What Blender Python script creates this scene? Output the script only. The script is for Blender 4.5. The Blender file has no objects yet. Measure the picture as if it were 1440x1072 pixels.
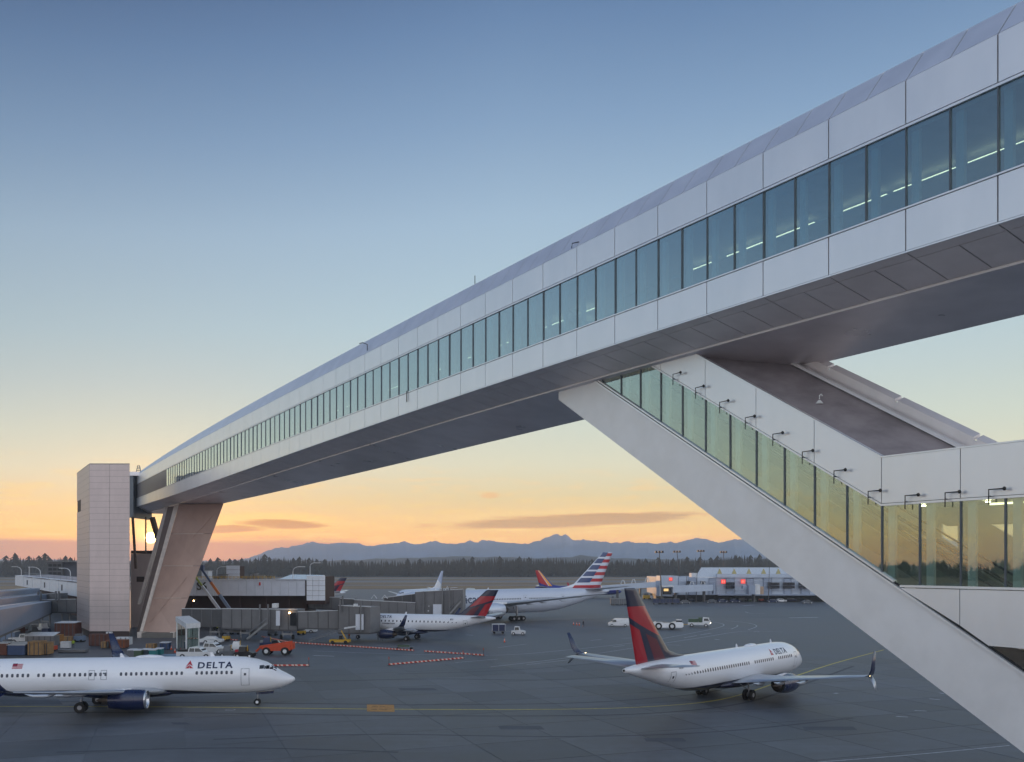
import bpy, bmesh, math, random
from mathutils import Vector, Matrix, noise as mnoise
random.seed(7)
C = bpy.context.scene.collection
SC = bpy.context.scene
F, H, HZ, CX = 1290.0, 15.2, 794.0, 720.0      # focal length in photo pixels, eye height, horizon row, centre column
# ------------------------------------------------------------------ camera
cam = bpy.data.cameras.new('camera'); camo = bpy.data.objects.new('camera', cam); C.objects.link(camo)
camo.location = (0, 0, H); camo.rotation_euler = (math.pi / 2, 0, 0)
cam.sensor_width = 36; cam.lens = 36 * F / 1440; cam.shift_y = (HZ - 536) / 1440; cam.clip_end = 20000; cam.clip_start = .5
SC.camera = camo
# ------------------------------------------------------------------ colour settings
SC.view_settings.view_transform = 'Standard'; SC.view_settings.look = 'None'
SC.view_settings.exposure = 0; SC.view_settings.gamma = 1
try:
    SC.view_settings.use_curve_mapping = False
except Exception: pass
SC.cycles.volume_bounces = 1; SC.cycles.max_bounces = 8; SC.cycles.transparent_max_bounces = 16
SC.cycles.sample_clamp_indirect = 6; SC.cycles.use_denoising = True

def lin(c):
    return tuple((v / 255 / 12.92 if v / 255 <= .04045 else ((v / 255 + .055) / 1.055) ** 2.4) for v in c)

# ------------------------------------------------------------------ a small expression writer for node trees
class X:
    t = None
    def __init__(s, sock): s.s = sock
    @staticmethod
    def put(v, inp):
        if isinstance(v, X): X.t.links.new(v.s, inp)
        else: inp.default_value = v
    @staticmethod
    def m(op, *a, clamp=False):
        n = X.t.nodes.new('ShaderNodeMath'); n.operation = op; n.use_clamp = clamp
        for i, v in enumerate(a): X.put(v, n.inputs[i])
        return X(n.outputs[0])
    def __add__(s, o): return X.m('ADD', s, o)
    __radd__ = __add__
    def __sub__(s, o): return X.m('SUBTRACT', s, o)
    def __rsub__(s, o): return X.m('SUBTRACT', o, s)
    def __mul__(s, o): return X.m('MULTIPLY', s, o)
    __rmul__ = __mul__
    def __truediv__(s, o): return X.m('DIVIDE', s, o)
    def __rtruediv__(s, o): return X.m('DIVIDE', o, s)
    def __neg__(s): return X.m('MULTIPLY', s, -1.0)
    def gt(s, o): return X.m('GREATER_THAN', s, o)
    def lt(s, o): return X.m('LESS_THAN', s, o)
    def sqrt(s): return X.m('SQRT', s)
    def exp(s): return X.m('EXPONENT', s)
    def abs(s): return X.m('ABSOLUTE', s)
    def clamp(s): return X.m('ADD', s, 0.0, clamp=True)
    def step(s, a, b):
        n = X.t.nodes.new('ShaderNodeMapRange'); n.interpolation_type = 'SMOOTHSTEP'
        X.put(s, n.inputs[0]); n.inputs[1].default_value = a; n.inputs[2].default_value = b
        return X(n.outputs[0])
def node(kind, **kw):
    n = X.t.nodes.new(kind)
    for k, v in kw.items(): setattr(n, k, v)
    return n
def comb(x, y, z):
    n = node('ShaderNodeCombineXYZ'); X.put(x, n.inputs[0]); X.put(y, n.inputs[1]); X.put(z, n.inputs[2]); return X(n.outputs[0])
def nz(vec, scale, detail=4, rough=.55, dist=0):
    n = node('ShaderNodeTexNoise'); X.t.links.new(vec.s, n.inputs['Vector']); n.inputs['Scale'].default_value = scale
    n.inputs['Detail'].default_value = detail; n.inputs['Roughness'].default_value = rough; n.inputs['Distortion'].default_value = dist
    return X(n.outputs[0])
def mixc(f, a, b, mode='MIX'):
    n = node('ShaderNodeMix', data_type='RGBA', blend_type=mode)
    X.put(f, n.inputs[0])
    for v, i in ((a, 6), (b, 7)):
        if isinstance(v, X): X.t.links.new(v.s, n.inputs[i])
        else: n.inputs[i].default_value = (*v[:3], 1)
    return X(n.outputs[2])
def ramp(f, stops, interp='LINEAR'):
    n = node('ShaderNodeValToRGB'); n.color_ramp.interpolation = interp
    e = n.color_ramp.elements
    e[0].position = stops[0][0]; e[0].color = (*stops[0][1], 1)
    e[1].position = stops[-1][0]; e[1].color = (*stops[-1][1], 1)
    for p, c in stops[1:-1]:
        q = e.new(p); q.color = (*c, 1)
    X.put(f, n.inputs[0]); return X(n.outputs[0])
def xyz(v):
    n = node('ShaderNodeSeparateXYZ'); X.t.links.new(v.s, n.inputs[0]); return X(n.outputs[0]), X(n.outputs[1]), X(n.outputs[2])

# ------------------------------------------------------------------ sky
SUN_AZ, SUN_EL = math.radians(-21.5), math.radians(1.55)
SIG = 0.00018; BOXTOP = 215.0; SCAT = (.21, .205, .24)
w = bpy.data.worlds.new('World'); SC.world = w; w.use_nodes = True
X.t = w.node_tree; X.t.nodes.clear()
tc = node('ShaderNodeTexCoord'); dx, dy, dz = xyz(X(tc.outputs['Generated']))
el = X.m('ARCSINE', dz) * 57.2958
az = X.m('ARCTAN2', dx, dy) * 57.2958
hl = (dx * dx + dy * dy).sqrt() + 1e-5
cd = (dx * math.sin(SUN_AZ) + dy * math.cos(SUN_AZ)) / hl
daz = X.m('ARCCOSINE', X.m('MINIMUM', X.m('MAXIMUM', cd, -1.0), 1.0)) * 57.2958
ep = X.m('MAXIMUM', el, 0.0)
t = (ep / 90.0).sqrt()
def RP(l): return [(math.sqrt(e / 90), lin(c)) for e, c in l]
elw = ep * (1.0 + .0055 * X.m('MINIMUM', X.m('MAXIMUM', -az, 0.0), 60.0))
tw_ = (elw / 90.0).sqrt()
west = ramp(tw_, RP([(0, (226, 164, 124)), (1.5, (234, 182, 122)), (2.4, (235, 195, 136)), (4.2, (222, 204, 162)), (6.2, (217, 215, 192)),
                   (8.6, (206, 214, 202)), (11.5, (193, 208, 209)), (15, (180, 203, 214)), (20.8, (162, 188, 211)), (26, (133, 162, 195)), (31, (106, 136, 175)),
                   (34, (90, 118, 158)), (45, (78, 106, 150)), (90, (70, 98, 144))]))
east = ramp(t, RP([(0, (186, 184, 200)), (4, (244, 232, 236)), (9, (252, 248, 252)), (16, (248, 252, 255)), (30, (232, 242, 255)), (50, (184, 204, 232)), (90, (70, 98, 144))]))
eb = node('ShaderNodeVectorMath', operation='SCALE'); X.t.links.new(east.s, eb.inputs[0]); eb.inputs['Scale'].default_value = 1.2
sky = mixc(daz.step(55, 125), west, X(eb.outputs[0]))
warm = (-(daz * daz) / 420.0).exp() * (-(ep) / 3.0).exp()
sky = mixc(warm * .42, sky, lin((250, 150, 70)))
# high thin streaks and the low clouds over the mountains
cv = comb(az * .11, ep * 1.15, 3.1)
n1 = nz(cv, 1.0, 5, .6, .3); n2 = nz(comb(az * .3, ep * 2.6, 9.0), 1.0, 4, .6, .2)
band = ep.step(7.0, 3.0) * ep.step(-.3, .4)
sky = mixc((n2.step(.5, .66)) * band * .6 * daz.step(100, 50), sky, lin((250, 205, 140)))
def blob(a0, aw, e0, ew, tilt=0.0, amp=1.7):
    d = ((az - a0) / aw); e_ = (ep - e0 - (az - a0) * tilt) / ew
    return (d * d + e_ * e_ + (n1 - .5) * amp + (n2 - .5) * amp * .7).step(1.15, .25)
rim = blob(3.0, 9.6, 2.98, .62, .035, 2.0)
sky = mixc(rim * .5, sky, lin((248, 206, 146)))
cl = blob(3.2, 8.8, 2.72, .42, .035, 2.1)
sky = mixc(cl * .85, sky, lin((186, 146, 116)))
cl2 = X.m('MAXIMUM', blob(-14.2, 2.9, 2.45, .28, -.02, 2.2), blob(-17.5, 2.4, 2.1, .25, .05, 2.2))
cl3 = X.m('MAXIMUM', blob(-1.4, .8, 4.3, .22, 0, 2.6), blob(9.5, 5.5, 1.55, .22, .0, 1.6))
sky = mixc(cl3 * .6, sky, lin((236, 182, 130)))
sky = mixc(X.m('MAXIMUM', blob(-14.2, 3.6, 2.7, .5, -.02, 2.4), blob(-17.5, 3.2, 2.5, .55, .05, 2.4)) * .55, sky, lin((255, 206, 132)))
sky = mixc(cl2 * .85, sky, lin((182, 130, 96)))
edge = (ep + (n1 - .5) * .9).step(1.75, 1.25) * (az + (n2 - .5) * 6).step(-8.0, -13.0) * az.step(-75, -50)
sky = mixc(edge * .8, sky, lin((160, 118, 112)))
dk = node('ShaderNodeVectorMath', operation='SCALE'); X.t.links.new(sky.s, dk.inputs[0]); X.t.links.new((1.0 - (-az).step(0, 45) * (az + 72).step(0, 26) * ep.step(2, 14) * .2).s, dk.inputs['Scale']); sky = X(dk.outputs[0])
# nishita for the physically based part, blended in weakly
ns = node('ShaderNodeTexSky'); ns.sky_type = 'NISHITA'; ns.sun_disc = False
ns.sun_elevation = SUN_EL; ns.sun_rotation = SUN_AZ
nsk = mixc(1.0, X(ns.outputs[0]), (.1, .1, .1), 'MULTIPLY')
sky = mixc(.06, sky, nsk)
# the air in the haze box veils the low sky: the sky behind it is as bright as that needs
path = X.m('MINIMUM', (BOXTOP - H) / X.m('MAXIMUM', dz, .02), 7700.0)
T = (path * -SIG).exp()
veil = mixc(1.0, SCAT, (1.0, 1.0, 1.0), 'MULTIPLY')
om = 1.0 - T
sub = node('ShaderNodeVectorMath', operation='SCALE'); X.t.links.new(veil.s, sub.inputs[0]); X.t.links.new(om.s, sub.inputs['Scale'])
df = node('ShaderNodeVectorMath', operation='SUBTRACT'); X.t.links.new(sky.s, df.inputs[0]); X.t.links.new(sub.outputs[0], df.inputs[1])
dv = node('ShaderNodeVectorMath', operation='SCALE'); X.t.links.new(df.outputs[0], dv.inputs[0]); X.t.links.new((1.0 / T).s, dv.inputs['Scale'])
mx = node('ShaderNodeVectorMath', operation='MAXIMUM'); X.t.links.new(dv.outputs[0], mx.inputs[0]); mx.inputs[1].default_value = (.01, .01, .01)
# the sun's own disc and its aureole
sv = (math.sin(SUN_AZ) * math.cos(SUN_EL), math.cos(SUN_AZ) * math.cos(SUN_EL), math.sin(SUN_EL))
ds = X.m('ARCCOSINE', X.m('MINIMUM', dx * sv[0] + dy * sv[1] + dz * sv[2], 1.0)) * 57.2958
glow = (-(ds * ds) / .55).exp() * 1.6 + (-ds / 1.5).exp() * .9 + (-ds / 4.5).exp() * .16 + ds.step(.36, .26) * 30.0
gl = node('ShaderNodeVectorMath', operation='SCALE'); gl.inputs[0].default_value = (1.0, .62, .22); X.t.links.new(glow.s, gl.inputs['Scale'])
ad = node('ShaderNodeVectorMath', operation='ADD'); X.t.links.new(mx.outputs[0], ad.inputs[0]); X.t.links.new(gl.outputs[0], ad.inputs[1])
bg = node('ShaderNodeBackground'); X.t.links.new(ad.outputs[0], bg.inputs[0]); bg.inputs[1].default_value = 1.0
wo = node('ShaderNodeOutputWorld'); X.t.links.new(bg.outputs[0], wo.inputs[0])
# ------------------------------------------------------------------ sun lamp
sl = bpy.data.lights.new('sun', 'SUN'); sl.energy = 2.0; sl.angle = math.radians(.6); sl.color = (1, .56, .26)
so = bpy.data.objects.new('sun', sl); C.objects.link(so); so.location = (-150, 380, 80)
so.rotation_euler = Vector(sv).to_track_quat('Z', 'Y').to_euler()

# ------------------------------------------------------------------ helpers
def G(x, y):                                # photo pixel on the ground
    Z = F * H / (y - HZ); return Vector(((x - CX) * Z / F, Z, 0))
def P(x, y, Z): return Vector(((x - CX) * Z / F, Z, H + (HZ - y) * Z / F))
def ZG(y): return F * H / (y - HZ)
MATS = {}
def mat(name, rgb, rough=.6, metal=0.0, var=.12, scale=1.5, bump=0.0, bscale=None, coat=0.0, streak=None, spec=None, emit=None):
    if name in MATS: return MATS[name]
    m = bpy.data.materials.new(name); m.use_nodes = True; MATS[name] = m
    X.t = m.node_tree; b = X.t.nodes['Principled BSDF']
    c = lin(rgb); tcn = node('ShaderNodeTexCoord'); o = X(tcn.outputs['Object'])
    if streak:
        mp = node('ShaderNodeMapping'); X.t.links.new(o.s, mp.inputs[0]); mp.inputs['Scale'].default_value = streak; v = X(mp.outputs[0])
    else: v = o
    n = nz(v, scale, 5, .6)
    col = mixc(n.step(.25, .75), tuple(x * (1 - var) for x in c), tuple(min(1, x * (1 + var)) for x in c))
    X.t.links.new(col.s, b.inputs['Base Color'])
    b.inputs['Metallic'].default_value = metal
    r = n * .16 + (rough - .08); X.t.links.new(r.s, b.inputs['Roughness'])
    if spec is not None: b.inputs['Specular IOR Level'].default_value = spec
    if coat: b.inputs['Coat Weight'].default_value = coat; b.inputs['Coat Roughness'].default_value = .08
    if bump:
        bn = node('ShaderNodeBump'); bn.inputs['Strength'].default_value = bump; bn.inputs['Distance'].default_value = .02
        X.t.links.new(nz(o, bscale or scale * 4, 4, .6).s, bn.inputs['Height']); X.t.links.new(bn.outputs[0], b.inputs['Normal'])
    if emit:
        b.inputs['Emission Color'].default_value = (*lin(emit[0]), 1); b.inputs['Emission Strength'].default_value = emit[1]
    return m
def obj(name, V, Fc, m, parent=None, smooth=False, world=False, mats=None, fm=None):
    me = bpy.data.meshes.new(name)
    off = Vector((0, 0, 0))
    if world and parent is not None:
        q = parent
        while q is not None: off += q.location; q = q.parent
    me.from_pydata([tuple(Vector(v) - off) for v in V], [], Fc)
    for mm in (mats or [m]): me.materials.append(mm)
    if fm:
        for p, i in zip(me.polygons, fm): p.material_index = i
    if smooth: me.polygons.foreach_set('use_smooth', [True] * len(me.polygons))
    me.validate(); me.update()
    o = bpy.data.objects.new(name, me); C.objects.link(o)
    if parent: o.parent = parent
    return o
def tag(o, label=None, cat=None, group=None, kind=None):
    if label: o['label'] = label
    if cat: o['category'] = cat
    if group: o['group'] = group
    if kind: o['kind'] = kind
    return o
def thing(name, label, cat, loc=(0, 0, 0), rz=0, group=None):
    o = bpy.data.objects.new(name, None); C.objects.link(o); o.location = loc; o.rotation_euler = (0, 0, rz)
    o.empty_display_size = .5
    return tag(o, label, cat, group)
def dup(root, loc, rz, label=None, group=None):
    def cp(o, par):
        c = o.copy(); C.objects.link(c); c.parent = par
        for ch in o.children: cp(ch, c)
        return c
    r = cp(root, None); r.location = loc; r.rotation_euler = (0, 0, rz)
    if label: r['label'] = label
    if group: r['group'] = group
    return r
class MB:
    def __init__(s): s.V = []; s.F = []
    def add(s, V, Fc):
        k = len(s.V); s.V += [Vector(v) for v in V]; s.F += [tuple(i + k for i in f) for f in Fc]; return s
    def box(s, a, b):
        (x0, y0, z0), (x1, y1, z1) = a, b
        return s.add([(x0, y0, z0), (x1, y0, z0), (x1, y1, z0), (x0, y1, z0), (x0, y0, z1), (x1, y0, z1), (x1, y1, z1), (x0, y1, z1)],
                     [(0, 3, 2, 1), (4, 5, 6, 7), (0, 1, 5, 4), (1, 2, 6, 5), (2, 3, 7, 6), (3, 0, 4, 7)])
    def slab(s, q, n):                       # any polygon q pushed along vector n
        n = Vector(n); k = len(q); q = [Vector(v) for v in q]
        return s.add(q + [v + n for v in q], [tuple(range(k))[::-1], tuple(range(k, 2 * k))] + [(i, (i + 1) % k, k + (i + 1) % k, k + i) for i in range(k)])
    def tube(s, pts, r, seg=6, cap=True):
        pts = [Vector(p) for p in pts]; rings = []
        rs = r if isinstance(r, (list, tuple)) else [r] * len(pts)
        up = Vector((0, 0, 1))
        for i, p in enumerate(pts):
            d = (pts[min(i + 1, len(pts) - 1)] - pts[max(i - 1, 0)]).normalized()
            a = d.cross(up if abs(d.z) < .95 else Vector((1, 0, 0))).normalized(); b = d.cross(a)
            rings.append([p + (a * math.cos(t) + b * math.sin(t)) * rs[i] for t in [2 * math.pi * j / seg for j in range(seg)]])
        return s.loft(rings, cap)
    def loft(s, rings, cap=True):
        k = len(rings[0]); V = [v for r in rings for v in r]; Fc = []
        for i in range(len(rings) - 1):
            for j in range(k):
                a, b = i * k + j, i * k + (j + 1) % k
                Fc.append((a, b, b + k, a + k))
        if cap: Fc += [tuple(range(k))[::-1], tuple(range(len(V) - k, len(V)))]
        return s.add(V, Fc)
    def sphere(s, c, r, seg=8, rings=5):
        c = Vector(c); R = [[c + Vector((r * math.sin(math.pi * (i + .5) / rings) * math.cos(2 * math.pi * j / seg), r * math.sin(math.pi * (i + .5) / rings) * math.sin(2 * math.pi * j / seg), r * math.cos(math.pi * (i + .5) / rings))) for j in range(seg)] for i in range(rings)]
        return s.loft(R)
    def cyl(s, a, b, r, seg=12, r2=None): return s.tube([a, b], [r, r if r2 is None else r2], seg)
    def xf(s, M): s.V = [M @ v for v in s.V]; return s
    def build(s, name, m, parent=None, smooth=False, world=False):
        return obj(name, s.V, s.F, m, parent, smooth, world)
def beam(mb, a, b, w_, h_):                  # rectangular bar from a to b
    a, b = Vector(a), Vector(b); d = (b - a).normalized()
    u = d.cross(Vector((0, 0, 1)));  u = (u if u.length > 1e-3 else Vector((1, 0, 0))).normalized(); v = d.cross(u).normalized()
    q = [u * w_ / 2 + v * h_ / 2, -u * w_ / 2 + v * h_ / 2, -u * w_ / 2 - v * h_ / 2, u * w_ / 2 - v * h_ / 2]
    return mb.loft([[a + k for k in q], [b + k for k in q]])
def text(name, s, size, m, parent, loc, rot, bold=.0, align='LEFT', spacing=1.0, ext=.01, sx=1.0):
    cu = bpy.data.curves.new(name, 'FONT'); cu.body = s; cu.size = size; cu.extrude = ext; cu.offset = bold; cu.align_x = align; cu.space_character = spacing
    cu.resolution_u = 3
    o = bpy.data.objects.new(name + '_curve', cu); C.objects.link(o)
    dg = bpy.context.evaluated_depsgraph_get(); me = bpy.data.meshes.new_from_object(o.evaluated_get(dg))
    bpy.data.objects.remove(o); me.materials.clear(); me.materials.append(m); me.name = name
    ob = bpy.data.objects.new(name, me); C.objects.link(ob); ob.parent = parent; ob.location = loc; ob.rotation_euler = rot; ob.scale = (sx, 1, 1)
    return ob

# ------------------------------------------------------------------ materials
m_white = mat('white_metal_panel', (240, 242, 246), .34, .6, .04, .35, coat=.2, bump=.10, bscale=.5, streak=(1, 1, .35))
m_whiteU = m_white
m_roofp = mat('zinc_roof_panel', (228, 230, 236), .38, .5, .06, .4)
m_soffit = mat('soffit_panel_grey', (240, 236, 236), .42, .25, .06, .5)
m_keel = mat('keel_steel_plate', (236, 232, 234), .3, .35, .1, .25, streak=(1, 1, 1))
m_dark = mat('dark_joint', (22, 24, 28), .6)
m_mull = mat('mullion_dark_metal', (96, 104, 112), .4, .5)
m_post = mat('interior_white_post', (236, 240, 240), .5)
m_inter = mat('interior_lining', (184, 184, 178), .7, var=.2, scale=.6)
m_floor = mat('interior_floor', (90, 92, 95), .5)
m_down = mat('downlight_lens', (255, 236, 200), .5, emit=((255, 226, 180), 30))
m_lamp = mat('linear_lamp_and_fill', (255, 240, 215), .5, emit=((255, 226, 180), 5.0))  # shared by the bridge lamps and the added hall fill strips
m_plaster = mat('hull_painted_steel', (234, 235, 237), .42, .35, .05, .5, bump=.15, bscale=.6)
m_roofd = mat('weathered_roof_membrane', (152, 146, 150), .7, .0, .22, .5, bump=.3)
m_black = mat('black_paint', (24, 24, 26), .4)
m_rubber = mat('rubber', (20, 20, 21), .8)
m_tower = mat('tower_cladding', (198, 184, 180), .42, .3, .05, .8, streak=(1, 1, .3))
m_brown = mat('dark_brown_metal', (70, 56, 54), .6, .2)
def glassmat(name, tint, refl, fac0=.25):
    m = bpy.data.materials.new(name); m.use_nodes = True; X.t = m.node_tree; X.t.nodes.clear()
    tr = node('ShaderNodeBsdfTransparent'); tr.inputs[0].default_value = (*tint, 1)
    gl_ = node('ShaderNodeBsdfGlossy'); gl_.inputs[0].default_value = (*refl, 1); gl_.inputs['Roughness'].default_value = .012
    tcn = node('ShaderNodeTexCoord'); bn = node('ShaderNodeBump'); bn.inputs['Strength'].default_value = .05; bn.inputs['Distance'].default_value = .05
    X.t.links.new(nz(X(tcn.outputs['Object']), .5, 2).s, bn.inputs['Height']); X.t.links.new(bn.outputs[0], gl_.inputs['Normal'])
    fr = node('ShaderNodeLayerWeight'); fr.inputs[0].default_value = .5
    mxs = node('ShaderNodeMixShader'); f = (X.m('POWER', X(fr.outputs['Facing']), 1.15) * .88 + fac0).clamp()
    X.t.links.new(f.s, mxs.inputs[0]); X.t.links.new(tr.outputs[0], mxs.inputs[1]); X.t.links.new(gl_.outputs[0], mxs.inputs[2])
    oo = node('ShaderNodeOutputMaterial'); X.t.links.new(mxs.outputs[0], oo.inputs[0]); MATS[name] = m
    return m
m_glass = glassmat('bridge_glass', (.50, .66, .70), (.86, .94, .94), .13)
m_glassd = glassmat('escalator_glass', (.72, .84, .82), (.84, .88, .80), .14)
m_cabglass = mat('dark_vehicle_glass', (18, 22, 28), .12, .0, spec=.8)
# ------------------------------------------------------------------ ground
JX = JY = 0.0
def ground_mat(name, base, var, sc1, sc2, rough, streaks=True):
    m = bpy.data.materials.new(name); m.use_nodes = True; X.t = m.node_tree; b = X.t.nodes['Principled BSDF']
    g = node('ShaderNodeNewGeometry'); p = X(g.outputs['Position'])
    n1 = nz(p, sc1, 6, .62); n2 = nz(p, sc2, 4, .6); px_, py_, pz_ = xyz(p)
    # rubber and water streaks lie along the taxi direction
    a = nz(comb(px_ * .03 + py_ * .004, py_ * .35, 0.0), 1.0, 5, .65)
    a2 = nz(comb(px_ * .012, py_ * .09, 5.0), 1.0, 4, .6)
    f = n1 * .35 + n2 * .2 + a * .25 + a2 * .2
    c0 = tuple(v * (1 - var) for v in base); c1 = tuple(v * (1 + var) for v in base)
    col = mixc(f.step(.36, .64), c0, c1)
    col = mixc(nz(comb(px_ * .02, py_ * .6, 2.0), 1.0, 3).step(.62, .75) * .35, col, tuple(v * 1.6 for v in base))
    oi = node('ShaderNodeObjectInfo'); col = mixc(1.0, col, (1, 1, 1), 'MULTIPLY') if False else col
    vv = node('ShaderNodeHueSaturation'); X.t.links.new(col.s, vv.inputs['Color']); X.t.links.new((X(oi.outputs['Random']) * .34 + .83).s, vv.inputs['Value']); col = X(vv.outputs[0])
    gx = (px_ * math.cos(-.3595) + py_ * -math.sin(-.3595)) if False else (px_ * .9361 + py_ * .3518); gy = (py_ * .9361 - px_ * .3518)
    jx = X.m('ABSOLUTE', X.m('FRACT', (gx + JX) / 7.6) - .5).gt(.494); jy = X.m('ABSOLUTE', X.m('FRACT', (gy + JY) / 7.6) - .5).gt(.494)
    far_ = py_.gt(150.0)
    col = mixc(X.m('MAXIMUM', jx, jy) * far_ * .45, col, tuple(v * .35 for v in base))
    # oil spots and rubber
    oil = nz(p, .35, 3, .5).step(.66, .74) * nz(p, .03, 2).step(.5, .62)
    col = mixc(oil * .5, col, tuple(v * .4 for v in base))
    X.t.links.new(col.s, b.inputs['Base Color'])
    X.t.links.new((f.step(.3, .7) * .25 + (rough - .12)).s, b.inputs['Roughness'])
    bn = node('ShaderNodeBump'); bn.inputs['Strength'].default_value = .35; bn.inputs['Distance'].default_value = .01
    X.t.links.new(nz(p, 9, 4).s, bn.inputs['Height']); X.t.links.new(bn.outputs[0], b.inputs['Normal'])
    return m
m_apron = ground_mat('apron_concrete', (.088, .094, .104), .5, .06, .7, .56)
def quad_sheet(name, pts, z, m): return obj(name, [(p[0], p[1], z) for p in pts], [tuple(range(len(pts)))], m)
m_field = bpy.data.materials.new('dry_airfield_grass'); m_field.use_nodes = True; X.t = m_field.node_tree
_b = X.t.nodes['Principled BSDF']; _p = X(node('ShaderNodeNewGeometry').outputs['Position']); fx, fy, fz = xyz(_p)
_n = nz(comb(fx * .004, fy * .02, 0.0), 1.0, 6, .65); _n2 = nz(_p, .05, 4)
_c = ramp(_n * .75 + _n2 * .25, [(.3, lin((78, 66, 50))), (.48, lin((120, 98, 70))), (.6, lin((142, 118, 84))), (.75, lin((98, 92, 60)))])
X.t.links.new(_c.s, _b.inputs['Base Color']); _b.inputs['Roughness'].default_value = .95
tag(quad_sheet('ground', [(-9000, -2500), (9000, -2500), (9000, 9000), (-9000, 9000)], -.06, m_field), kind='structure')
tag(quad_sheet('apron', [(-700, -60), (700, -60), (700, 545), (-700, 545)], -.02, m_apron), kind='structure')
# near apron: concrete slabs poured in lanes, their joints open
ga = math.radians(-20.6); gd = Vector((math.sin(ga), math.cos(ga), 0)); gr = Vector((math.cos(ga), -math.sin(ga), 0))
apron_o = bpy.data.objects['apron']
slab_me = None
S = 7.6; org = G(258, 1010)
cnt = 0
cand = []
for i in range(-16, 17):
    for j in range(-8, 9):
        c = org + gr * S * (i + .5) + gd * S * (j + .5)
        if c.y < 62 or c.y > 150: continue
        xp = CX + c.x * F / c.y; yp = HZ + H * F / c.y
        if -90 < xp < 1520 and yp < 1150: cand.append((c.y, c))
cand.sort(key=lambda q: q[0])
mbs = MB().box((-S / 2 + .04, -S / 2 + .04, -.012), (S / 2 - .04, S / 2 - .04, .0))
for q, (d_, c) in enumerate(cand[:300]):
    if slab_me is None:
        o = mbs.build('slab', m_apron, apron_o); slab_me = o.data
    else:
        o = bpy.data.objects.new('slab', slab_me); C.objects.link(o); o.parent = apron_o
    o.location = (c.x, c.y, random.uniform(-.001, .001)); o.rotation_euler = (0, 0, -ga)
# paint
m_yel = mat('yellow_line_paint', (196, 180, 76), .6, var=.3, scale=3); m_yel2 = m_yel
m_wpaint = mat('white_line_paint', (170, 174, 180), .6, var=.35, scale=2)
def ribbon(name, pix, wid, m, z=.006, closed=False, smooth=True, parent=None):
    p = [G(*q) for q in pix]
    if smooth and len(p) > 2:
        out = []
        for i in range(len(p) - 1):
            a, b, c, d = p[max(i - 1, 0)], p[i], p[i + 1], p[min(i + 2, len(p) - 1)]
            for k in range(6):
                u = k / 6; out.append(.5 * ((2 * b) + (c - a) * u + (2 * a - 5 * b + 4 * c - d) * u * u + (3 * b - a - 3 * c + d) * u ** 3))
        out.append(p[-1]); p = out
    V = []; Fc = []
    for i, q in enumerate(p):
        d = (p[min(i + 1, len(p) - 1)] - p[max(i - 1, 0)]).normalized(); n = Vector((-d.y, d.x, 0)) * wid / 2
        V += [(q.x + n.x, q.y + n.y, z), (q.x - n.x, q.y - n.y, z)]
        if i: Fc.append((2 * i - 2, 2 * i - 1, 2 * i + 1, 2 * i))
    return tag(obj(name, V, Fc, m, parent), kind='structure')
ribbon('taxiway_line', [(-80, 993.4), (0, 993.7), (230, 994.3), (400, 996), (520, 997.3), (700, 998), (850, 996.5), (950, 991.5), (1010, 984.5), (1055, 973), (1110, 954), (1170, 934), (1243, 914)], .3, m_yel)
for pl, wd in (([(1150, 1072), (1290, 1061), (1420, 1048.5)], .16), ([(440, 915.5), (560, 920), (700, 921.5), (800, 914), (900, 903), (960, 893), (1005, 884), (1018, 879.5), (1010, 876), (985, 873.5)], .22),
               ([(690, 938), (800, 925), (900, 910), (985, 897), (1045, 888), (1100, 889)], .22), ([(1020, 873), (1050, 876), (1064, 880.5), (1052, 886)], .22), ([(1048, 860.5), (1055, 862.5), (1075, 863)], .3),
               ([(1028, 885), (1037, 881), (1036, 879)], .2), ([(0, 860), (10, 860)], .2)):
    ribbon('white_marking', pl, wd, m_wpaint)
for x0, y0, x1, y1, wd in ((1260, 1007.6, 1277, 1008.6, .28), (1286, 999.3, 1303, 1000.3, .28), (1307, 982.8, 1322, 984.3, .28), (1321, 974.5, 1328, 976, .28), (1173, 975.5, 1178, 975, .4),
                          (440, 922, 470, 923, .5), (1045, 852, 1060, 851, 1.2), (1110, 869, 1150, 868.3, 1.6), (874, 898, 895, 897, .3), (938, 907, 957, 907.5, .3), (985, 893, 1000, 890.5, .3), (962, 897, 980, 894, .3),
                          (1005, 899, 1012, 900, .4), (1060, 888.5, 1068, 888.7, .6), (1015, 883.5, 1030, 883.7, .25), (655, 893, 665, 893.5, .5), (862, 910, 878, 908, .3), (830, 901, 846, 899.5, .3), (870, 867, 888, 866.5, .3),
                          (700, 911, 740, 906, .22), (640, 932, 700, 927, .22), (740, 935, 800, 928, .2)):
    ribbon('white_marking', [(x0, y0), (x1, y1)], wd, m_wpaint, smooth=False)
m_tyre = mat('rubber_mark', (60, 63, 69), .65, var=.4, scale=.6)
for pl, wd in (([(-60, 1001), (100, 1002), (300, 1003), (500, 1006), (760, 1007), (920, 1003), (1040, 990), (1120, 966), (1200, 937)], .5), ([(-60, 986), (160, 987), (380, 989), (600, 991), (800, 989), (930, 981), (1010, 971), (1090, 949)], .45),
               ([(300, 1040), (520, 1033), (800, 1036), (1010, 1029), (1200, 1010)], .4), ([(380, 960), (600, 955), (790, 956), (980, 944)], .5), ([(690, 878), (800, 872), (960, 868), (1130, 868)], .8), ([(560, 948), (760, 940), (980, 918), (1120, 905)], .4), ([(80, 1058), (330, 1052), (560, 1058)], .4)):
    ribbon('rubber_mark', pl, wd, m_tyre, z=.004)
m_patch = mat('repair_patch', (74, 78, 85), .7, var=.2, scale=.5)
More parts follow.
